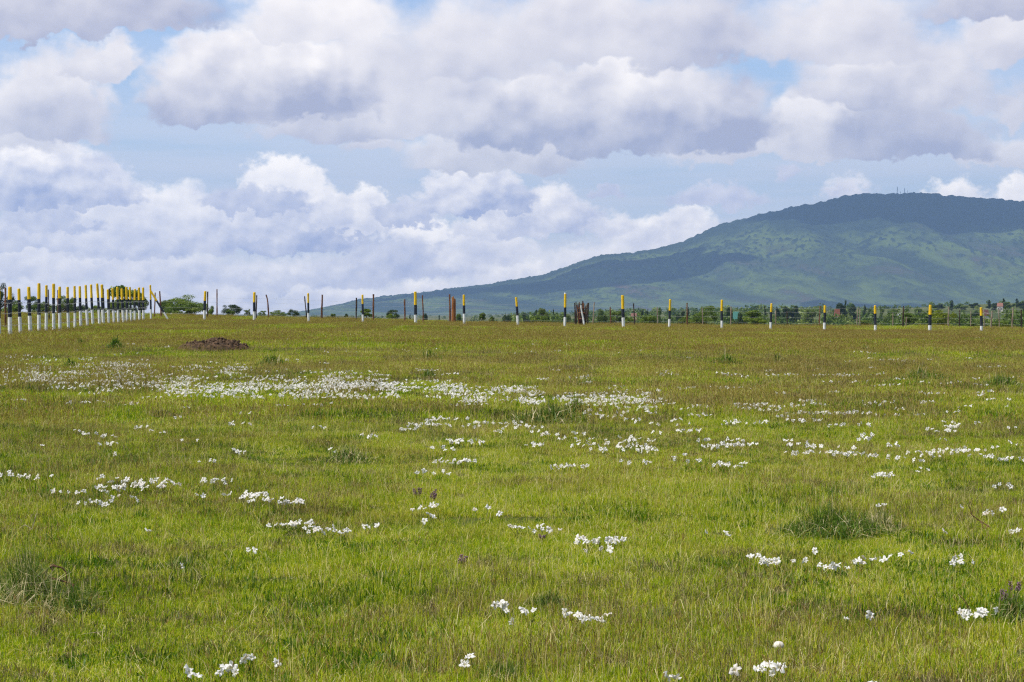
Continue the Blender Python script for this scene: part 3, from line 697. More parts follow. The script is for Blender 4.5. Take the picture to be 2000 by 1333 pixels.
def stick_heap():
    Y = 143.0; X = at(1138, Y); g = float(gz(X, Y))
    root = bpy.data.objects.new('stick_heap', None); COL.objects.link(root); root.location = (X, Y, g)
    tag(root, 'heap of dark and pale sticks stacked upright right of the eighth far post', 'stick heap')
    s = Y/F
    data = [(-16,-15,592,0),(-13,-12,590,0),(-11,-7,596,1),(-9,-5,593,0),(-7,-4,590,1),(-6,-1,593,2),(-3,-1,594,0),(-1,0,592,1),(0,1,588,0),(1,0,589,0),(2,2,592,1),(3,1,594,0),(8,3,595,2),(6,1,597,0),(10,4,592,0),(-4,2,597,1),(0,-3,599,0)]
    for (a, b, t, k) in data:
        mb = MB(); H = topz(t, Y)-g
        dy = random.uniform(-.25, .25); q = random.uniform(-.2, .2)
        mb.tube([(b*s, dy, -0.1), ((a+b)/2*s+random.uniform(-.03, .03), dy+q/2, H/2), (a*s, dy+q, H)], [0.05, 0.045, 0.035], 6, jit=.15)
        mb.build('stick', [M_dkwood, M_rust, M_grwood][k], root)
    for z, xa, xb in ((1.28, -10, 8), (0.95, -9, 6), (0.55, -7, 4)):
        mb = MB(); mb.tube([(xa*s, -0.3, z), (0, -0.33, z+.05), (xb*s, -0.3, z-.03)], 0.03, 6, jit=.1); mb.build('stick', M_rust, root)
stick_heap()
stake(1135, 1141, 597, 0, 141.5, 3.2, M_white, 'white painted post leaning left against the heap of sticks', 'bare wooden fence stakes', name='white_post', cat='post')

def strands(pts_list, heights, rad, name, labels, group, sag=0.03):
    for h, lab in zip(heights, labels):
        mb = MB(); P = []
        for i in range(len(pts_list)-1):
            a, b = np.array(pts_list[i]), np.array(pts_list[i+1])
            for k in range(5):
                f = k/5; p = a*(1-f)+b*f; P.append((p[0], p[1], p[2]+h-sag*4*f*(1-f)))
        P.append((pts_list[-1][0], pts_list[-1][1], pts_list[-1][2]+h))
        c = P[0]
        mb.tube([(p[0]-c[0], p[1]-c[1], p[2]-c[2]) for p in P], rad, 4)
        for p in P[::1]:     # twisted barbs
            mb.tube([(p[0]-c[0]-.02, p[1]-c[1], p[2]-c[2]-.03), (p[0]-c[0]+.02, p[1]-c[1], p[2]-c[2]+.03)], rad*.7, 3)
        tag(mb.build(name, M_wire, None, c), lab, 'wire', group)
LP = [(o.location.x+0.07, o.location.y, o.location.z) for o in left_posts]
strands(LP, (0.42, 0.86, 1.22), 0.005, 'barbed_wire', ('lowest slack wire running along the left row of striped posts', 'middle wire running along the left row of striped posts', 'top wire running along the left row of striped posts'), 'wires of the left row')
SP = sorted([(o.location.x, o.location.y-0.04, o.location.z) for o in stakes if o.location.y > 139], key=lambda p: p[0])
strands(SP, (0.35, 0.75, 1.15, 1.45), 0.0032, 'barbed_wire', ('lowest wire of the stake fence along the far side', 'second lowest wire of the stake fence along the far side', 'second highest wire of the stake fence along the far side', 'highest wire of the stake fence along the far side'), 'wires of the stake fence')

# ------------------------------------------------------------------ trees and bushes
def leaf_cloud(blobs, n, leaf, seed):
    r = np.random.default_rng(seed)
    w = np.array([b[1][0]*b[1][1]*b[1][2] for b in blobs])**0.67; w /= w.sum()
    cnt = r.multinomial(n, w); P = []; T = []
    for (c, rad, tn), k in zip(blobs, cnt):
        d = r.normal(size=(k, 3)); d /= np.linalg.norm(d, axis=1)[:, None]
        q = r.uniform(0, 1, k)**0.30
        p = np.array(c)+d*q[:, None]*np.array(rad)*(1+0.25*r.normal(size=(k, 1))*0.6)
        P.append(p); T.append(r.normal(tn, 0.16, k))
    P = np.concatenate(P); T = np.concatenate(T); n = len(P)
    a = r.normal(size=(n, 3)); a /= np.linalg.norm(a, axis=1)[:, None]; b = np.cross(a, r.normal(size=(n, 3))); b /= np.linalg.norm(b, axis=1)[:, None]
    s = leaf*r.uniform(.5, 1.5, n)[:, None]
    V = np.stack([P-a*s*.5, P+b*s*.32, P+a*s*.5, P-b*s*.32], 1).reshape(-1, 3)
    return V, [np.arange(n*4).reshape(n, 4)], np.repeat(T, 4)
def tree_proto(kind, seed):
    r = random.Random(seed); blobs = []; tk = MB()
    if kind == 'umbrella':      # flat, layered thorn tree, unit height and about 1.5 wide
        for i in range(11):
            a = r.uniform(0, 6.28); q = math.sqrt(r.uniform(0.02, 1))*0.58; z = r.uniform(.58, .92)-q*0.28
            blobs.append(((q*math.cos(a), q*math.sin(a), z), (r.uniform(.15, .26), r.uniform(.15, .26), r.uniform(.08, .13)), r.uniform(.2, .75)))
        for i in range(9):
            a = r.uniform(0, 6.28); blobs.append(((.5*math.cos(a), .5*math.sin(a), r.uniform(.25, .5)), (.2, .2, .13), r.uniform(.2, .5)))
    elif kind == 'round':
        for i in range(13):
            a = r.uniform(0, 6.28); z = r.uniform(.28, .86); q = .36*math.sqrt(max(.05, 1-((z-.5)/.5)**2))*r.uniform(.4, 1)
            s = r.uniform(.11, .2); blobs.append(((q*math.cos(a), q*math.sin(a), z), (s, s, s*.72), r.uniform(.2, .8)))
    elif kind == 'bush':
        for i in range(14):
            a = r.uniform(0, 6.28); q = r.uniform(0, .62); z = r.uniform(.12, .80)*(1-q*.6)
            s = r.uniform(.12, .24); blobs.append(((q*math.cos(a), q*math.sin(a), z), (s, s, s*.8), r.uniform(.2, .8)))
    elif kind == 'conifer':
        for i in range(12):
            z = .15+.8*i/11; q = .17*(1.08-z); a = r.uniform(0, 6.28)
            blobs.append(((q*.6*math.cos(a), q*.6*math.sin(a), z), (q+.03, q+.03, .07), r.uniform(.1, .5)))
    base = (0, 0, 0)
    top = .35 if kind in ('bush', 'umbrella') else .55
    tr = .035 if kind != 'bush' else .03
    tk.tube([(0, 0, -.12), (r.uniform(-.02, .02), 0, top*.5), (r.uniform(-.04, .04), r.uniform(-.03, .03), top)], [tr*1.3, tr, tr*.7], 7, jit=.1)
    for c, rad, tn in blobs[::2]:
        s = (0, 0, top*r.uniform(.5, 1)); m = ((c[0]+s[0])/2*.9, (c[1]+s[1])/2*.9, (c[2]+s[2])/2+.02)
        tk.tube([s, m, c], [tr*.55, tr*.35, tr*.15], 5)
    n = {'umbrella': 6500, 'round': 6500, 'bush': 7000, 'conifer': 1800}[kind]
    return blobs, tk, n
PROT = {}
def get_proto(kind, mat, v):
    key = (kind, mat.name, v)
    if key not in PROT:
        blobs, tk, n = tree_proto(kind, hash_(key))
        V, Fs, T = leaf_cloud(blobs, n, .048 if kind != 'umbrella' else .04, hash_(key))
        V[:, 2] *= 0.97/np.percentile(V[:, 2], 99.6)
        PROT[key] = (mesh_np('crown', V, Fs, mat, {'tint': T}), tk.mesh('trunk', M_bark))
    return PROT[key]
def hash_(k): return sum(ord(c)*(i+3) for i, c in enumerate(str(k))) % 99991
def tree(px, top, wpx, Y, kind, mat, label, v=0, group='trees and bushes beyond the field', name=None, cat=None):
    X = at(px, Y); g = float(gz(X, Y)); H = max(.4, topz(top, Y)-g); Wd = wpx/F*Y
    unit = {'umbrella': 1.45, 'round': .95, 'bush': 1.5, 'conifer': .42}[kind]
    nm = name or {'umbrella': 'acacia_tree', 'round': 'leafy_tree', 'bush': 'bush', 'conifer': 'conifer_tree'}[kind]
    cr, tk = get_proto(kind, mat, v % 3)
    root = bpy.data.objects.new(nm, None); COL.objects.link(root); root.location = (X, Y, g); root.rotation_euler = (0, 0, (px*1.7) % 6.28)
    root.scale = (Wd/unit, Wd/unit, H)
    link('trunk' if kind != 'bush' else 'branches', tk, root); link('crown', cr, root)
    tag(root, label, cat or ('bush' if kind == 'bush' else 'tree'), group)
TR = [
 (2,553,56,185,'umbrella',M_dark,'flat-topped dark acacia tree at the left edge of the picture'),
 (28,588,70,200,'bush',M_bush,'low green bush behind the two leftmost whole striped posts'),
 (66,578,34,205,'umbrella',M_acacia,'small thin-crowned acacia tree behind the third and fourth left striped posts'),
 (84,590,60,198,'bush',M_acacia,'low bush behind the fourth and fifth left striped posts'),
 (128,577,44,190,'umbrella',M_bush,'small acacia tree between the seventh and ninth left striped posts'),
 (140,590,60,196,'bush',M_dark,'dark bush behind the eighth and ninth left striped posts'),
 (186,597,52,205,'bush',M_bush,'low pale green bush behind the thirteenth left striped post'),
 (248,558,82,180,'round',M_bush,'big rounded green tree behind the crowded end of the left row'),
 (232,588,60,176,'bush',M_bush,'bush at the foot of the big rounded tree'),
 (276,576,40,178,'bush',M_acacia,'bush on the right side of the big rounded tree'),
 (330,586,46,172,'bush',M_acacia,'bush just right of the striped brace'),
 (366,576,92,170,'umbrella',M_bush,'widest flat-topped acacia, left of the first far striped post'),
 (372,592,80,168,'bush',M_acacia,'dense low bush under the widest acacia'),
 (412,598,26,175,'bush',M_bush,'little bush right of the first far striped post'),
 (452,595,42,172,'umbrella',M_dark,'dark little acacia standing alone between the first two far posts'),
 (447,605,30,170,'bush',M_acacia,'low bush under the lone dark little acacia'),
 (483,604,15,185,'umbrella',M_acacia,'tiny acacia just left of the second far striped post'),
 (511,607,18,185,'umbrella',M_acacia,'tiny acacia just right of the second far striped post'),
 (545,606,36,185,'umbrella',M_bush,'small wide acacia midway between the second and third far posts'),
 (573,604,26,180,'umbrella',M_dark,'small dark acacia just left of the third far striped post'),
 (648,613,22,190,'bush',M_acacia,'tiny bush right of the third far striped post'),
 (677,613,18,190,'bush',M_dark,'tiny dark bush left of the fourth far striped post'),
 (716,603,28,160,'round',M_bush,'bright green shrub between the fourth far post and a rusty stake'),
 (768,605,28,162,'umbrella',M_dark,'dark layered shrub left of the fifth far striped post'),
 (764,613,22,161,'bush',M_bush,'low bush under the dark layered shrub'),
 (801,613,8,500,'conifer',M_dark,'tiny dark tree left of the fifth far striped post'),
 (831,612,12,420,'round',M_dark,'tiny dark tree right of the fifth far striped post'),
 (858,616,8,500,'conifer',M_dark,'tiniest dark tree between the fifth far post and the rusty poles'),
 (896,613,22,280,'bush',M_acacia,'pale bush just right of the five rusty poles'),
 (941,611,19,190,'round',M_bush,'small rounded shrub right of the sixth far striped post'),
 (962,618,18,200,'bush',M_acacia,'low bush left of the seventh far striped post'),
 (992,614,26,420,'bush',M_dark,'dark bush just left of the seventh far striped post'),
 (1027,612,24,420,'bush',M_dark,'dark bush just right of the seventh far striped post'),
 (1046,605,13,500,'round',M_dark,'small dark tree left of the pale rounded tree'),
 (1063,602,28,330,'round',M_acacia,'rounded tree left of the eighth far striped post'),
 (1052,617,50,240,'bush',M_bush,'yellow-green low bush under the rounded tree'),
 (1081,604,7,500,'conifer',M_dark,'slim dark tree left of the eighth far striped post'),
 (1110,614,22,400,'bush',M_acacia,'low bush behind the eighth far striped post'),
 (1177,604,24,330,'round',M_acacia,'pale tree left of the stubby rusty stake'),
 (1203,608,32,230,'round',M_acacia,'rounded grey-green tree right of the stubby rusty stake'),
 (1226,617,34,200,'bush',M_bush,'bright bush just right of the ninth far striped post'),
 (1268,616,44,195,'bush',M_bush,'bright spreading bush left of the tenth far striped post'),
 (1252,607,12,500,'round',M_dark,'small dark tree right of the ninth far post'),
 (1262,606,10,520,'round',M_dark,'second small dark tree right of the ninth far post'),
 (1286,600,14,420,'umbrella',M_acacia,'slender thin-crowned tree behind a pale stake'),
 (1330,607,20,500,'round',M_dark,'small dark tree right of the tenth far striped post'),
 (1345,600,9,520,'conifer',M_dark,'slim dark conifer behind the rusty stake after the tenth post'),
 (1340,617,44,200,'bush',M_acacia,'low grassy bush right of the tenth far striped post'),
 (1379,597,50,215,'umbrella',M_bush,'spreading spiky green acacia left of the eleventh far striped post'),
 (1366,614,56,200,'bush',M_bush,'bush at the foot of the spreading spiky acacia'),
 (1425,600,16,450,'round',M_dark,'small dark tree right of the eleventh far striped post'),
 (1446,610,30,330,'bush',M_dark,'dark bush before the teal-roofed shed'),
 (1468,606,44,190,'round',M_bush,'big bright bush-like tree left of the twelfth far striped post'),
 (1474,621,60,180,'bush',M_bush,'low bush at the foot of the big bright bush-like tree'),
 (1494,597,10,560,'conifer',M_dark,'slim dark conifer left of the twelfth far striped post'),
 (1519,600,12,580,'round',M_dark,'small dark tree right of the twelfth far striped post'),
 (1536,599,22,580,'round',M_dark,'dark rounded tree, left of a touching pair'),
 (1551,597,24,580,'round',M_dark,'dark rounded tree, right of a touching pair'),
 (1583,604,30,520,'round',M_acacia,'rounded tree left of the thirteenth far striped post'),
 (1640,592,26,620,'round',M_dark,'dark tree left in the clump above the red-roofed hut'),
 (1651,587,12,640,'conifer',M_dark,'pointed dark conifer topping the clump above the red-roofed hut'),
 (1664,596,22,620,'round',M_dark,'dark tree right in the clump above the red-roofed hut'),
 (1689,595,13,620,'conifer',M_dark,'pointed dark conifer left of the fourteenth far striped post'),
 (1703,604,26,560,'round',M_acacia,'rounded tree behind the fourteenth far striped post'),
 (1722,598,12,640,'umbrella',M_acacia,'small thin tree just right of the fourteenth far striped post'),
 (1740,604,34,480,'round',M_acacia,'rounded tree left of the solid black stake'),
 (1776,612,34,190,'round',M_bush,'light green shrub right of the solid black stake'),
 (1798,602,30,700,'round',M_acacia,'rounded tree left of the fifteenth far striped post'),
 (1838,606,66,215,'bush',M_lime,'bright lime green bush just right of the fifteenth far striped post'),
 (1832,594,26,900,'round',M_dark,'dark tree on the skyline above the lime green bush'),
 (1859,586,11,900,'conifer',M_dark,'pointed conifer on the skyline above the lime green bush'),
 (1878,593,30,880,'round',M_acacia,'rounded skyline tree left of the last far striped post'),
 (1902,592,24,900,'round',M_dark,'dark skyline tree just left of the last far striped post'),
 (1932,586,12,900,'conifer',M_dark,'pointed conifer between the two red roofs'),
 (1944,592,22,860,'round',M_dark,'dark tree touching the pink-roofed house'),
 (1960,583,12,900,'conifer',M_dark,'tallest pointed conifer above the pink-roofed house'),
 (1972,590,28,880,'round',M_acacia,'rounded tree right of the pink-roofed house'),
 (1986,583,12,900,'conifer',M_dark,'pointed conifer near the right end of the skyline'),
 (1998,588,26,860,'round',M_dark,'dark tree at the right edge on the skyline'),
 (1904,608,26,500,'round',M_dark,'dark tree behind the last far striped post'),
 (1960,628,64,165,'bush',M_bush,'low bush before the thick pale stake at the right edge'),
 (1898,632,44,166,'bush',M_acacia,'low bush just left of the last far striped post'),
 (1690,626,52,175,'bush',M_acacia,'low grassy bush left of the fourteenth far striped post'),
]
for i, (px, top, w, Y, kind, mat, lab) in enumerate(TR): tree(px, top, w, Y, kind, mat, lab, i)

# far-off woodland on the plain, one mass
def woodland():
    r = np.random.default_rng(5); Vs = []; Fc = []; Ts = []; o = 0
    for k in range(1500):
        Y = 260*(3800/260)**r.uniform(0, 1); px = r.uniform(980, 2120) if k % 5 else r.uniform(100, 980)
        if px < 1000 and Y < 900: continue
        if px < 1700 and Y < 420: continue
        X = at(px, Y); g = float(gz(X, Y)); H = r.uniform(2.0, 5.2)*(0.8 if px < 1000 else 0.6 if px > 1700 and Y < 1200 else 1); Wd = H*r.uniform(.8, 1.6)
        n = 150 if Y < 900 else 60
        d = r.normal(size=(n, 3)); d /= np.linalg.norm(d, axis=1)[:, None]; d[:, 2] = np.abs(d[:, 2])
        p = np.array((X, Y, g+H*.25))+d*np.array((Wd/2, Wd/2, H*.75))*r.uniform(.5, 1, (n, 1))
        a = r.normal(size=(n, 3)); a /= np.linalg.norm(a, axis=1)[:, None]; b = np.cross(a, r.normal(size=(n, 3))); b /= np.linalg.norm(b, axis=1)[:, None]
        s = H*(.075 if Y < 900 else .13)
        Vs.append(np.stack([p-a*s, p+b*s*.8, p+a*s, p-b*s*.8], 1).reshape(-1, 3)); Fc.append(np.arange(n*4).reshape(n, 4)+o); o += n*4
        Ts.append(np.full(n*4, r.uniform(0, .9)))
    tag(link('woodland', mesh_np('woodland', np.concatenate(Vs), [np.concatenate(Fc)], M_acacia, {'tint': np.concatenate(Ts)})), 'far-off dark woodland scattered over the plain below the mountain', 'woodland', kind='stuff')
woodland()

# ------------------------------------------------------------------ houses on the plain
M_wall = mat_noise('plaster_wall', (0.60, 0.57, 0.52), (0.70, 0.68, 0.62), 1.0)
M_glass = mat_noise('dark_window', (0.03, 0.035, 0.04), (0.06, 0.06, 0.07), 1.0, rough=0.2)
def house(px, ridge, wpx, Y, roofc, label):
    X = at(px, Y); Wd = wpx/F*Y; g = float(gz(X, Y)); H = max(2.6, topz(ridge, Y)-g)
    D = Wd*.7; wh = H*.62
    root = bpy.data.objects.new('house', None); COL.objects.link(root); root.location = (X, Y, g); root.rotation_euler = (0, 0, (px % 7-3)*.08)
    mb = MB(); mb.box((0, 0, (wh-1)/2), (Wd*.9, D*.86, wh+1)); mb.build('wall', M_wall, root)
    mr = mat_noise('roof_sheet', roofc, tuple(c*.75 for c in roofc), 2.0, rough=.6, stretch=(4, .2, 1))
    mb = MB(); a, b = Wd/2, D/2
    V = [(-a, -b, wh), (a, -b, wh), (a, b, wh), (-a, b, wh), (-a*.92, 0, H), (a*.92, 0, H)]
    mb.add(V, [(0, 1, 5, 4), (2, 3, 4, 5), (0, 4, 3), (1, 2, 5), (3, 2, 1, 0)]); mb.build('roof', mr, root)
    mb = MB(); mb.box((0, -D*.43-.03, wh*.42), (Wd*.12, .08, wh*.84)); mb.build('door', M_dkwood, root)
    for k in (-1, 1):
        mb = MB(); mb.box((k*Wd*.27, -D*.43-.03, wh*.6), (Wd*.13, .08, wh*.3)); mb.build('window', M_glass, root)
    tag(root, label, 'house', 'small houses on the plain')
house(1635, 604, 11, 590, (.30, .11, .07), 'small white hut with red roof right of the thirteenth far striped post')
house(1953, 592, 12, 850, (.32, .15, .11), 'small house with pink-red roof among the conifers on the skyline')
house(1924, 605, 14, 640, (.20, .09, .07), 'house with dull red roof just right of the last far striped post')
house(1438, 609, 13, 520, (.10, .30, .26), 'low shed with teal roof right of the eleventh far striped post')
house(1238, 612, 12, 520, (.50, .26, .22), 'pink-roofed shed behind the dark stake after the ninth post')
house(1754, 612, 10, 500, (.55, .55, .56), 'pale grey-roofed shed just left of the solid black stake')

# masts on the summit
def mast(px, top, w, label, lattice=True):
    Y = MY-30; X = at(px, Y); g = float(mountain_h(np.array([X]), np.array([Y]))[0][0])
    H = topz(top, Y)-g; mb = MB(); r = w/2
    if lattice:
        for sx, sy in ((-1, -1), (1, -1), (1, 1), (-1, 1)): mb.tube([(sx*r, sy*r, -5), (sx*r*.25, sy*r*.25, H)], .28, 4)
        n = 9
        for i in range(n):
            z0, z1 = H*i/n, H*(i+1)/n; q0, q1 = r*(1-.75*i/n), r*(1-.75*(i+1)/n)
            for (a, b), (c, d) in (((-1, -1), (1, -1)), ((1, -1), (1, 1)), ((1, 1), (-1, 1)), ((-1, 1), (-1, -1))):
                mb.tube([(a*q0, b*q0, z0), (c*q1, d*q1, z1)], .18, 3)
    else: mb.tube([(0, 0, -5), (0, 0, H)], .45, 5)
    root = bpy.data.objects.new('radio_mast', None); COL.objects.link(root); root.location = (X, Y, g)
    mb.build('lattice_tower' if lattice else 'pole', mast_m, root)
    d = MB(); d.tube([(0, -r*.4-1.0, H*.72), (0, -r*.4-.2, H*.72)], [1.5, .5], 10); d.build('dish', mast_m, root)
    tag(root, label, 'mast', 'radio masts on the summit')
mast_m = mat_noise('mast_steel', (.30, .31, .33), (.45, .45, .46), 1.0)
mast(1752, 365, 5, 'tallest lattice radio mast on the mountain summit')
mast(1758, 374, 3, 'short thin mast just right of the tallest radio mast', False)
mast(1766, 368, 4, 'second tallest radio mast, right of the tallest one')
mast(1772, 371, 3, 'rightmost thin radio mast on the mountain summit', False)

# ------------------------------------------------------------------ soil mound
def mound():
    x0, Y = unpix(418, 686); n = 90
    u, v = np.meshgrid(np.linspace(-1.35, 1.35, n), np.linspace(-.75, .75, n))
    e = (u/(.98+.25*(vnoise(v*4+3,u*0+1,5)-.5)))**2+(v/.50)**2
    h = 0.30*np.clip(1-e, 0, 1)**.5*(0.45+.9*fbm(u*2.6+5, v*2+9, 4, 3, .6)) + .24*(fbm(u*5, v*5, 4, 8, .65)-.5)*np.clip(1.35-e, 0, 1)
    h = h - .05*sstep(.9, 1.3, e) + .03*np.clip(vnoise(u*22, v*22, 4)-.5, 0, 1)*(e < 1.1)
    V = np.stack([u, v, h], -1).reshape(-1, 3)
    i = (np.arange(n-1)[:, None]*n+np.arange(n-1)[None, :]).ravel()
    o = link('soil_mound', mesh_np('soil_mound', V, [np.stack([i, i+1, i+n+1, i+n], -1)], M_soil), None, (x0, Y, float(gz(x0, Y))+.05))
    tag(o, 'low mound of freshly dug dark red-brown soil in the grass', 'soil mound')
    mb = MB(); r = random.Random(4)
    for k in range(240):
        a = r.uniform(0, 6.28); q = r.uniform(.2, 1.12); cx, cy = 1.05*q*math.cos(a), .55*q*math.sin(a)
        iu = min(n-1, max(0, int((cx+1.35)/2.7*(n-1)))); iv = min(n-1, max(0, int((cy+.75)/1.5*(n-1))))
        s = r.uniform(.015, .055); P = []
        for sx, sy, sz in ((1, 0, 0), (-1, 0, 0), (0, 1, 0), (0, -1, 0), (0, 0, 1), (0, 0, -1)):
            q2 = s*r.uniform(.6, 1.3); P.append((cx+sx*q2, cy+sy*q2, float(h[iv, iu])+s*.4+sz*q2))
        mb.add(P, [(0, 2, 4), (2, 1, 4), (1, 3, 4), (3, 0, 4), (2, 0, 5), (1, 2, 5), (3, 1, 5), (0, 3, 5)])
    mb.build('clods', M_soil, o)
mound()

# ------------------------------------------------------------------ tussocks, twigs, small plants
def tussock(px, py, wpx, hpx, label, n=700, straw=.12, mat=None, seed=1):
    X, Y = unpix(px, py); R = wpx/F*Y/2; H = hpx/F*Y
    H *= .70; R *= 1.1; n = int(n*1.6)
    V, Fs, T = blades(n, R, H, max(.0035, .0008*Y*.5), hv=.45, lean=.85, tint=(.30, .28), clump=.9, straw=straw+.05, seed=seed, shape='disc')
    d = np.hypot(V[:, 0], V[:, 1])/R; V[:, 2] *= np.clip(1.2-.8*d, .2, 1.2)
    tag(link('grass_tussock', mesh_np('grass_tussock', V, Fs, mat or M_tuss, {'tint': T}), None, (X, Y, float(gz(X, Y)))), label, 'tussock', 'darker grass tussocks')
TU = [(1625,1048,190,58,'big dark green tussock in the right foreground between flowers',2400,.06),(1720,1040,90,48,'dry brownish tussock joined to the right side of the big one',700,.45),
 (50,1180,210,80,'large rank tussock with dead stalks at the left edge',3000,.28),(150,1200,90,50,'dark clump of weeds below the dead stalks at the left',700,.05),
 (1075,825,150,34,'wide tussock with long straw in the middle of the meadow',1500,.12),(1125,815,60,36,'taller tuft at the right end of the wide middle tussock',500,.08),
 (1075,1192,110,34,'dark low tuft between two flower clumps near the bottom',900,.05),(1415,715,70,22,'green tussock below the eleventh far striped post',700,.03),
 (1520,712,44,16,'smaller green tussock below the twelfth far striped post',400,.03),(1800,748,130,24,'broad grey-green tussock among small flowers on the right',1000,.05),
 (1955,757,80,26,'tussock near the right edge above flower clumps',600,.08),(225,683,34,24,'upright green tuft left of the soil mound',350,.0),
 (157,676,26,14,'small rounded tuft left of the upright green tuft',250,.0),(532,718,70,22,'green tussock right below the soil mound',600,.02),
 (840,706,60,18,'tussock with a straw cap below the fifth and sixth far posts',500,.15),(835,738,50,16,'bright green tussock at the right end of the white flower band',400,.02),
 (137,718,34,16,'small tuft inside the white flower band at the left',250,.02),(1690,690,34,14,'small bright green tuft below the fourteenth far striped post',250,.02),
 (1980,1215,90,60,'dark weedy clump at the right edge near the bottom',800,.1),(680,905,110,30,'wiry brownish weed patch left of the middle',700,.3),
 (1290,1215,90,26,'dark green low tuft near the bottom right of the middle',600,.04),(360,1110,80,26,'dark green weed tuft in the left foreground',500,.06),
 (1150,757,60,16,'purplish green tuft in the middle distance',400,.2),(980,1330,120,40,'dark grass tuft at the bottom edge',900,.04)]
for i, (a, b, c, d, l, n, s) in enumerate(TU): tussock(a, b, c, d, l, n, s, seed=300+i)

M_dead = mat_noise('dead_stalk', (.10, .055, .035), (.26, .13, .07), 30)
M_dead2 = mat_noise('bleached_stalk', (.42, .33, .22), (.60, .50, .36), 20)
def twig(px, py, paths, rad, mat, label, cat='twig', name='dead_twig'):
    X, Y = unpix(px, py); s = Y/F; mb = MB()
    for P in paths:
        mb.tube([((x-px)*s, dy, max(-.01, (py-y)*s)) for (x, y, dy) in P], [rad*(1-.6*i/len(P)) for i in range(len(P))], 5, jit=.2)
    tag(mb.build(name, mat, None, (X, Y, float(gz(X, Y)))), label, cat)
twig(88, 1178, [[(88,1178,0),(86,1140,0),(87,1118,.02),(96,1104,.03),(108,1108,.03)],[(87,1118,0),(80,1126,-.02),(60,1128,-.05)],[(90,1128,0),(112,1135,.02),(128,1140,.03),(143,1146,.03)],[(94,1107,.02),(100,1118,.03)],[(98,1106,.0),(116,1112,.05),(124,1122,.05),(126,1150,.05)]], .006, M_dead, 'dead rusty brown plant stalks with bent arms in the left foreground', 'dead plant', 'dead_plant')
twig(144, 1186, [[(144,1186,0),(142,1160,0),(139,1142,.02)],[(142,1160,0),(134,1150,.03)],[(140,1146,0),(130,1158,.03),(126,1166,.0)]], .006, M_dead, 'short dark dead stalk right of the bent rusty stalks', 'dead plant', 'dead_plant')
twig(1940, 1042, [[(1940,1042,0),(1934,1030,0),(1915,1018,.03),(1902,1008,.03),(1898,995,.03),(1893,988,.02)],[(1915,1018,0),(1922,1032,-.02),(1910,1032,-.04)],[(1930,1028,0),(1925,1034,-.02)]], .005, M_dead, 'dry rusty twig in the grass near the right edge', 'twig')
twig(1880, 1202, [[(1897,1202,0),(1892,1186,0),(1884,1172,0),(1873,1162,0)]], .0035, M_dead, 'thin dark bent stalk by the bottom right flowers', 'twig')

twig(165, 1250, [[(128,1248,0),(160,1241,.02),(195,1237,.02)],[(190,1238,0),(204,1245,-.05),(217,1250,-.1)]], .003, M_dead2, 'bleached bent straw lying in the left foreground', 'straw', 'straw')
twig(62, 1040, [[(60,1040,0),(66,1018,0),(70,1004,.0)],[(62,1036,0),(48,1026,0),(34,1034,0)]], .004, M_dead2, 'pale broken stalk standing above the left-edge tussock', 'straw', 'straw')
twig(1407, 1052, [[(1425,1062,0),(1415,1050,0),(1404,1041,0)]], .003, M_dead, 'thin dark stalk below a white flower right of the middle', 'twig')

# flower spikes
M_purple = mat_noise('purple_bloom', (.17, .10, .13), (.30, .19, .24), 40)
def spike(px, py, h, label, n=3):
    X, Y = unpix(px, py); s = Y/F; r = random.Random(px)
    root = bpy.data.objects.new('purple_flower', None); COL.objects.link(root); root.location = (X, Y, float(gz(X, Y)))
    st = MB(); bl = MB()
    for k in range(n):
        x0, y0 = r.uniform(-.03, .03), r.uniform(-.03, .03); H = h*s*r.uniform(.7, 1.1); lx = r.uniform(-.03, .03)
        st.tube([(x0, y0, -.01), (x0+lx*.5, y0, H*.5), (x0+lx, y0, H)], .002, 4)
        for j in range(26):
            f = r.uniform(.5, 1.0); a = r.uniform(0, 6.28); q = .011*(1.3-f); c = (x0+lx*f+q*math.cos(a), y0+q*math.sin(a), H*f)
            bl.tube([c, (c[0]+.007*math.cos(a), c[1]+.007*math.sin(a), c[2]+.004)], [.0035, .002], 5)
    st.build('stem', M_dead, root); bl.build('blossoms', M_purple, root)
    tag(root, label, 'flower', 'small purple flower spikes')
spike(895, 1112, 26, 'purple flower spike left of the middle in the foreground')
spike(1968, 1198, 42, 'pink-purple flower spikes at the right edge near the bottom', 4)
spike(1977, 1172, 36, 'purple flower spikes just above the pink ones at the right edge', 3)
spike(1052, 1062, 24, 'thin purplish spike right of the middle above a flower clump', 2)
spike(843, 985, 26, 'purplish spikes behind a lone white flower left of the middle', 4)
spike(818, 978, 26, 'faint purplish spikes left of the middle', 4)

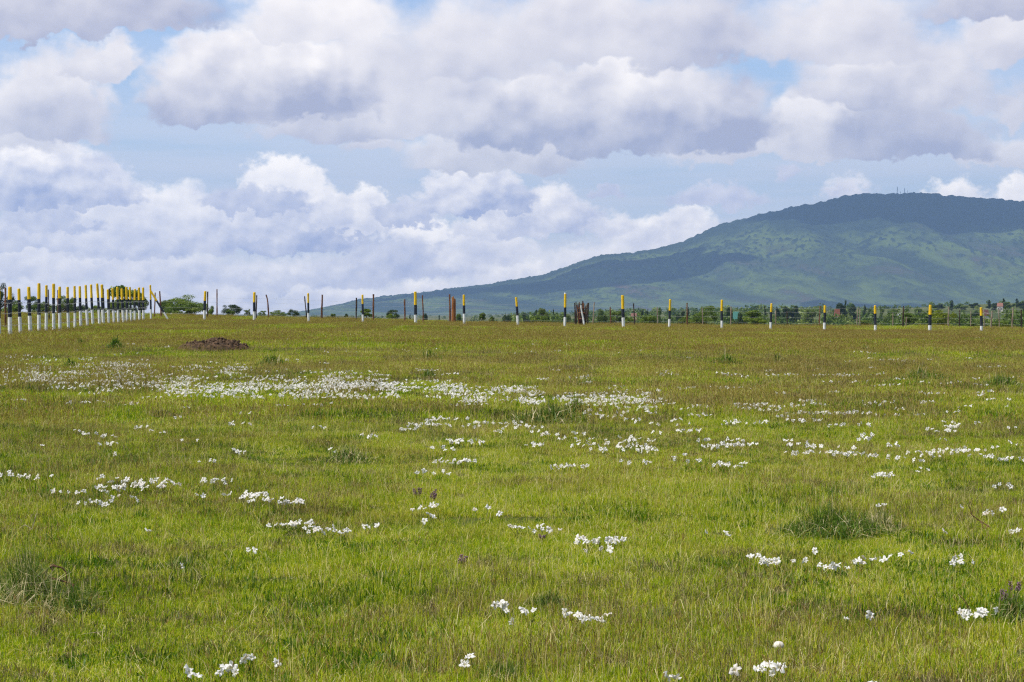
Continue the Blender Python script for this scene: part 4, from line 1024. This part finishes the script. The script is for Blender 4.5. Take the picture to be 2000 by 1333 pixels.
# mushroom
def mushroom():
    X, Y = unpix(1522, 1283); g = float(gz(X, Y))
    root = bpy.data.objects.new('mushroom', None); COL.objects.link(root); root.location = (X, Y, g+.012)
    m = mat_noise('mushroom_cap', (.62, .56, .46), (.78, .74, .68), 40, rough=.7)
    st = MB(); st.tube([(0, 0, -.03), (0, 0, .03)], [.011, .009], 10); st.build('stem', m, root, smooth=True)
    cp = MB(); prof = [(0.0005, .052), (.010, .051), (.018, .047), (.024, .039), (.0255, .030), (.023, .026), (.010, .030)]
    cp.tube([(0, 0, z) for r, z in [(0, 0)]]+[(0, 0, .01)], .001, 3) if False else None
    k = 18; V = [(r*math.cos(2*math.pi*j/k)*(1+.06*math.sin(3*j)), r*math.sin(2*math.pi*j/k), z+.002*math.sin(2*j)) for r, z in prof for j in range(k)]
    cp.add(V, [(i*k+j, (i+1)*k+j, (i+1)*k+(j+1) % k, i*k+(j+1) % k) for i in range(len(prof)-1) for j in range(k)]); cp.build('cap', m, root, smooth=True)
    tag(root, 'pale round mushroom cap in the grass near the bottom right', 'mushroom')
mushroom()

# ------------------------------------------------------------------ white flowers
def blossom_mesh(seed):
    r = np.random.default_rng(seed); k = 30; th = np.arange(k)/k*2*np.pi
    wob = 1+.10*np.sin(th*2+r.uniform(0, 6))+.06*r.normal(size=k)*.5
    lobe = np.floor(((th+np.pi/5) % (2*np.pi))/(2*np.pi/5)).astype(int); ls = r.uniform(.72, 1.12, 5)[lobe]; fold = r.normal(0, .0075, 5)[lobe]
    R = .029*(.48+.52*np.abs(np.cos(2.5*th))**.6)*wob*ls
    ruf = fold+.004*np.sin(th*5+r.uniform(0, 6))+.004*np.sin(th*9+r.uniform(0, 6))+.002*r.normal(size=k)
    V = [(0, 0, -.010)]; T = [1.0]
    for f, z, t in ((.16, -.006, .9), (.42, .001, .0), (.75, .0035, 0), (1.0, .001, 0)):
        for j in range(k):
            q = R[j]*f if f > .3 else .029*f; V.append((q*np.cos(th[j]), q*np.sin(th[j]), z+ruf[j]*f*f)); T.append(t)
    Q = []; Tr = [(0, 1+j, 1+(j+1) % k) for j in range(k)]
    for i in range(3):
        b = 1+i*k; Q += [(b+j, b+k+j, b+k+(j+1) % k, b+(j+1) % k) for j in range(k)]
    return np.array(V), [np.array(Q), np.array(Tr)], np.array(T)
BL = [blossom_mesh(s) for s in range(14)]
BLM = [mesh_np('blossom', V, Fs, M_petal, {'tint': T}, smooth=True) for V, Fs, T in BL]
M_leaf = leafy('flower_leaves', [(0.0, (.10, .12, .03)), (1.0, (.20, .24, .05))], .2)
def clump_layout(n, Y, r, flat=1.0):
    out = []; R = .024*n**.58*1.25
    for k in range(n):
        for _ in range(12):
            a = r.uniform(0, 6.28); q = math.sqrt(r.uniform(0, 1))*R
            x, y = q*math.cos(a)*1.75, q*math.sin(a)*.65
            if all((x-o[0])**2+(y-o[1])**2 > .026**2 for o in out): break
        lift = .048+.0007*Y
        z = lift+r.uniform(0, .035)
        ax = Vector((r.gauss(-.12, .5), r.gauss(-.5, .5), r.gauss(.8, .3))).normalized()
        out.append((x, y, z, ax, r.uniform(0, 6.28), r.uniform(.58, 1.05)))
    return out
def rotm(ax, spin): return ax.to_track_quat('Z', 'Y').to_matrix() @ Matrix.Rotation(spin, 3, 'Z')
HAND = [(20,926,6),(60,931,9),(82,873,1),(198,933,2),(137,959,6),(186,958,3),(224,952,9),(234,939,5),(261,953,6),(280,941,7),(301,948,8),(315,946,3),(329,942,2),(344,943,1),
(165,981,2),(182,981,2),(198,982,3),(240,972,3),(257,979,1),(409,938,3),(436,940,3),(448,936,2),(380,964,1),(395,972,1),(449,964,2),(487,967,7),(500,971,7),(525,978,9),(556,979,4),(572,981,4),
(546,1025,3),(563,1023,3),(588,1024,6),(600,1035,2),(633,1033,8),(659,1037,2),(478,1080,2),(297,1032,1),(646,880,2),(462,881,5),(401,902,3),(367,861,2),(273,833,3),(290,842,1),(311,843,2),(349,816,2),(481,809,2),
(163,842,4),(175,849,3),(206,867,4),(222,867,3),(217,853,5),(150,787,6),(187,785,4),(231,888,2),(630,833,4),(609,789,3),(634,790,2),
(789,840,5),(801,836,5),(810,829,4),(827,829,9),(852,820,8),(869,818,7),(866,831,8),(904,820,2),(917,833,4),(934,824,4),(950,825,3),(971,825,8),(981,844,3),(991,836,3),(1001,826,3),(1020,832,3),(1031,832,3),(1044,836,2),
(1062,846,9),(1128,846,4),(1094,857,3),(1051,869,6),(896,862,7),(908,862,9),(921,863,6),(855,876,2),(873,877,3),(864,901,4),(888,903,5),(899,902,4),(917,903,4),(864,923,3),(820,923,2),(1139,869,6),(1135,860,3),(1169,858,3),(1191,869,5),(1174,878,4),
(1223,856,4),(1249,859,7),(1247,871,6),(1254,878,9),(1263,881,5),(1212,871,3),(1092,912,5),(1106,909,4),(1130,911,4),(1221,904,2),(1247,905,5),(807,996,3),(847,989,3),(829,1007,2),(822,1016,1),(843,1010,1),(942,996,2),(981,999,1),
(726,1029,3),(1043,1032,9),(1071,1032,2),(1173,1056,8),(1184,1055,7),(1167,1072,3),(719,850,4),(1411,869,6),(1424,867,7),(1394,871,5),(1435,861,5),(1461,867,7),(1377,860,3),(1413,908,7),(1425,905,7),(1331,900,1),(1361,900,3),
(1541,862,3),(1562,869,8),(1594,871,2),(1583,885,4),(1690,858,4),(1618,881,3),(1654,875,3),(1645,887,5),(1674,888,7),(1660,885,5),(1701,890,2),(1737,893,3),(1761,895,2),(1788,899,5),(1743,869,4),(1781,882,2),(1829,884,8),(1822,889,4),(1842,880,4),(1842,861,2),
(1877,879,3),(1907,879,6),(1914,889,4),(1940,873,2),(1960,898,3),(1975,867,3),(1991,897,5),(1946,895,2),(1793,917,3),(1722,931,4),(1734,929,4),(1951,950,4),(1710,985,2),(1872,990,1),(1937,1000,4),(1995,1035,3),(1843,1039,1),(1404,1042,3),
(1496,1093,4),(1501,1099,2),(1527,1099,3),(1569,1093,2),(1597,1081,1),(1625,1106,4),(1662,1102,4),(1682,1096,3),(1697,1097,3),(1737,1090,3),(1770,1081,2),(1869,1100,4),(1880,1091,2),(1880,1196,5),(1922,1201,4),(1649,1204,1),(1686,1204,1),
(1487,1310,4),(1506,1311,3),(1290,1331,2),(1685,1331,1),(475,1285,2),(452,1308,3),(465,1306,2),(371,1318,2),(341,1108,1),(1009,1188,4),(1023,1200,2),(984,1190,1),(996,1218,1),(1132,1200,3),(1150,1207,3),(1124,1208,1),(941,1291,1),(893,1297,1),(522,1303,1),
(1445,790,8),(1460,797,6),(1478,790,8),(1490,792,9),(1500,800,8),(1530,793,3),(1576,783,8),(1559,792,5),(1597,789,6),(1559,806,7),(1527,813,5),(1605,807,8),(1625,807,9),(1650,808,8),(1674,806,10),(1552,822,7),(1587,822,6),(1435,824,8),(1424,830,3),(1485,824,5),
(1625,832,3),(1650,830,3),(1692,829,4),(1695,785,4),(1709,789,5),(1741,785,6),(1716,811,2),(1746,811,2),(1754,799,3),(1802,786,8),(1793,811,3),(1862,803,4),(1877,794,3),(1869,832,7),(1863,825,3),(1912,826,2),(1979,836,2),(1828,769,6),(1923,770,4),(1949,779,6),(1977,793,1),(1879,745,2),
(1307,789,4),(1363,793,6),(1338,799,2),(1356,811,5),(1384,810,3),(1312,820,3),(1337,841,3),(1332,828,2),(1345,758,9),(1405,757,5),(1445,758,2),(1461,758,2),(1520,768,3),
(1190,812,8),(1208,806,3),(1225,822,3),(1165,803,4),(1265,800,6),(1280,806,3),(1240,820,2),(1280,828,3),(1295,845,2),(1150,808,3),
(1422,732,7),(1435,732,5),(1411,730,4),(1457,736,5),(1503,724,4),(1510,733,5),(1524,732,6),(1538,731,5),(1552,731,6),(1601,732,6),(1625,732,6),(1640,732,7),(1655,731,6),(1664,733,5),(1307,724,4),(1310,731,8),(1297,728,6),
(1653,705,3),(1730,703,4),(1745,703,5),(1758,704,4),(1702,700,3),(1776,705,5),(1891,700,4),(1920,717,6),(1938,717,6),(1701,719,4),(1716,730,6),(1594,722,3),(1986,738,3),(1818,702,3),(1955,715,3),(330,677,2),(680,657,2),(560,662,2),(1085,722,4),(1062,740,8),(870,731,9),(1130,738,5),(1145,736,4)]
BANDS = [(0,120,698,752,60),(60,118,728,748,14),(115,300,716,758,70),(150,182,697,706,5),(190,292,704,720,18),(150,240,706,728,12),(290,372,738,776,26),(330,475,708,730,28),(310,400,730,745,10),(318,525,736,776,75),(450,705,722,777,85),(560,700,735,770,40),
 (640,762,726,778,60),(700,770,748,760,14),(755,905,740,775,44),(890,1052,753,772,36),(895,970,770,790,16),(990,1050,775,792,16),(1100,1190,768,792,30),(1195,1292,770,796,26),(820,850,720,725,5),(600,1000,650,700,14),(1000,1320,655,700,14),(1320,2000,660,700,18),
 (0,330,660,700,12),(520,640,700,722,8),(1140,1300,745,770,8),(1600,1990,735,770,12),(0,300,760,800,4),(330,560,790,860,3),(1300,2000,840,900,6)]
rf = random.Random(21); CL = [(x, y, n) for x, y, n in HAND]
for (x0, x1, y0, y1, c) in BANDS:
    for _ in range(int(c*(1.5 if x1 < 300 else 1.0))):
        u = rf.gauss(.5, .28) if c > 12 else rf.uniform(0, 1); CL.append((rf.uniform(x0, x1), y0+(y1-y0)*min(1, max(0, u)), rf.choice((2, 3, 4, 5, 6, 8)) if y0 > 700 else rf.choice((1, 2, 3))))
def ground_under(x, y):
    Y = unpix(x, y)[1]
    for _ in range(3): Y = unpix(x, y+(.065+.0007*Y)*F/Y)[1]
    return (x-1000)/F*Y, Y
CL = [(x, y, n)+ground_under(x, y) for x, y, n in CL]
CL.sort(key=lambda c: c[4]/max(1, c[2])**.35)          # largest in the picture first
big, small = CL[:300], CL[300:]
PXS = [c[1] for c in FAR]; rows = {}
def column(px):
    if px < 120: return 'under the left post row\'s near half'
    if px < 250: return 'under the left post row\'s far half'
    if px < 350: return 'below the corner post'
    i = min(range(len(PXS)), key=lambda k: abs(PXS[k]-px)); return 'under the %s far post' % ORD[i]
for c in big: rows.setdefault(column(c[0]), []).append(c)
lab = {}
for col, L in rows.items():
    L.sort(key=lambda c: -c[1])
    for k, c in enumerate(L):
        sz = 'lone white flower' if c[2] == 1 else 'small white flower clump' if c[2] < 4 else 'white flower clump' if c[2] < 7 else 'large white flower clump'
        lab[id(c)] = '%s, %s up from the bottom %s' % (sz, ORD[k] if k < len(ORD) else 'topmost', col)
rl = random.Random(3)
for ci, c in enumerate(big):
    px, py, n, X, Y = c; g = float(gz(X, Y)); lay = clump_layout(n, Y, rl)
    if ci < 170 or n <= 3:
        root = bpy.data.objects.new('flower_clump', None); COL.objects.link(root); root.location = (X, Y, g)
        for (x, y, z, ax, sp, s) in lay:
            b = bpy.data.objects.new('blossom', BLM[rl.randrange(14)]); COL.objects.link(b); b.parent = root
            b.matrix_local = Matrix.Translation((x, y, z)) @ (rotm(ax, sp).to_4x4() @ Matrix.Scale(s, 4))
        mb = MB()
        for (x, y, z, ax, sp, s) in lay:
            mb.tube([(x*.6, y*.6, -.01), (x-ax.x*.012, y-ax.y*.012, z-.014)], .0013, 4)
            for q in range(3):
                a = rl.uniform(0, 6.28); h = z*rl.uniform(.2, .6); L = rl.uniform(.02, .035); ca, sa = math.cos(a), math.sin(a)
                mb.add([(x*.7, y*.7, h), (x*.7+ca*L*.5-sa*.003, y*.7+sa*L*.5+ca*.003, h+.008), (x*.7+ca*L, y*.7+sa*L, h+.006), (x*.7+ca*L*.5+sa*.003, y*.7+sa*L*.5-ca*.003, h+.008)], [(0, 1, 2, 3)])
        mb.build('foliage', M_leaf, root)
    else:
        Vs = []; Q = []; Tr = []; Ts = []; o = 0
        for (x, y, z, ax, sp, s) in lay:
            V, Fs, T = BL[rl.randrange(14)]; M = np.array(rotm(ax, sp)); Vs.append(V@M.T*s+np.array((x, y, z))); Q.append(Fs[0]+o); Tr.append(Fs[1]+o); Ts.append(T); o += len(V)
        root = link('flower_clump', mesh_np('flower_clump', np.concatenate(Vs), [np.concatenate(Q), np.concatenate(Tr)], M_petal, {'tint': np.concatenate(Ts)}, smooth=True), None, (X, Y, g))
    tag(root, lab[id(c)], 'flower clump', 'clumps of white flowers in the meadow')
Vs = []; Q = []; Tr = []; Ts = []; o = 0
for c in small:
    px, py, n, X, Y = c; g = float(gz(X, Y))
    for (x, y, z, ax, sp, s) in clump_layout(n, Y, rl):
        V, Fs, T = BL[rl.randrange(14)]; M = np.array(rotm(ax, sp)); Vs.append(V@M.T*s+np.array((X+x*1.5, Y+y*1.3, g+z))); Q.append(Fs[0]+o); Tr.append(Fs[1]+o); Ts.append(T); o += len(V)
tag(link('white_flowers', mesh_np('white_flowers', np.concatenate(Vs), [np.concatenate(Q), np.concatenate(Tr)], M_petal, {'tint': np.concatenate(Ts)}, smooth=True)), 'scattered white flowers farther off in the meadow', 'flowers', kind='stuff')

# ------------------------------------------------------------------ the air: haze between here and the mountain
def build_haze():
    mb = MB(); z0, z1 = -14.0, 530.0
    mb.box((0, 3850, (z0+z1)/2), (12700, 8300, z1-z0))
    m, t = material('haze_air')
    v = t.n('ShaderNodeVolumePrincipled'); v.inputs['Color'].default_value = (0.38, 0.59, 1.0, 1)
    v.inputs['Density'].default_value = HAZE; v.inputs['Anisotropy'].default_value = 0.1
    o = t.n('ShaderNodeOutputMaterial'); t.nt.links.new(v.outputs[0], o.inputs['Volume'])
    tag(mb.build('haze', m), 'thin blue air haze in front of the mountain', 'haze', kind='stuff')
HAZE = 8.6e-5
build_haze()
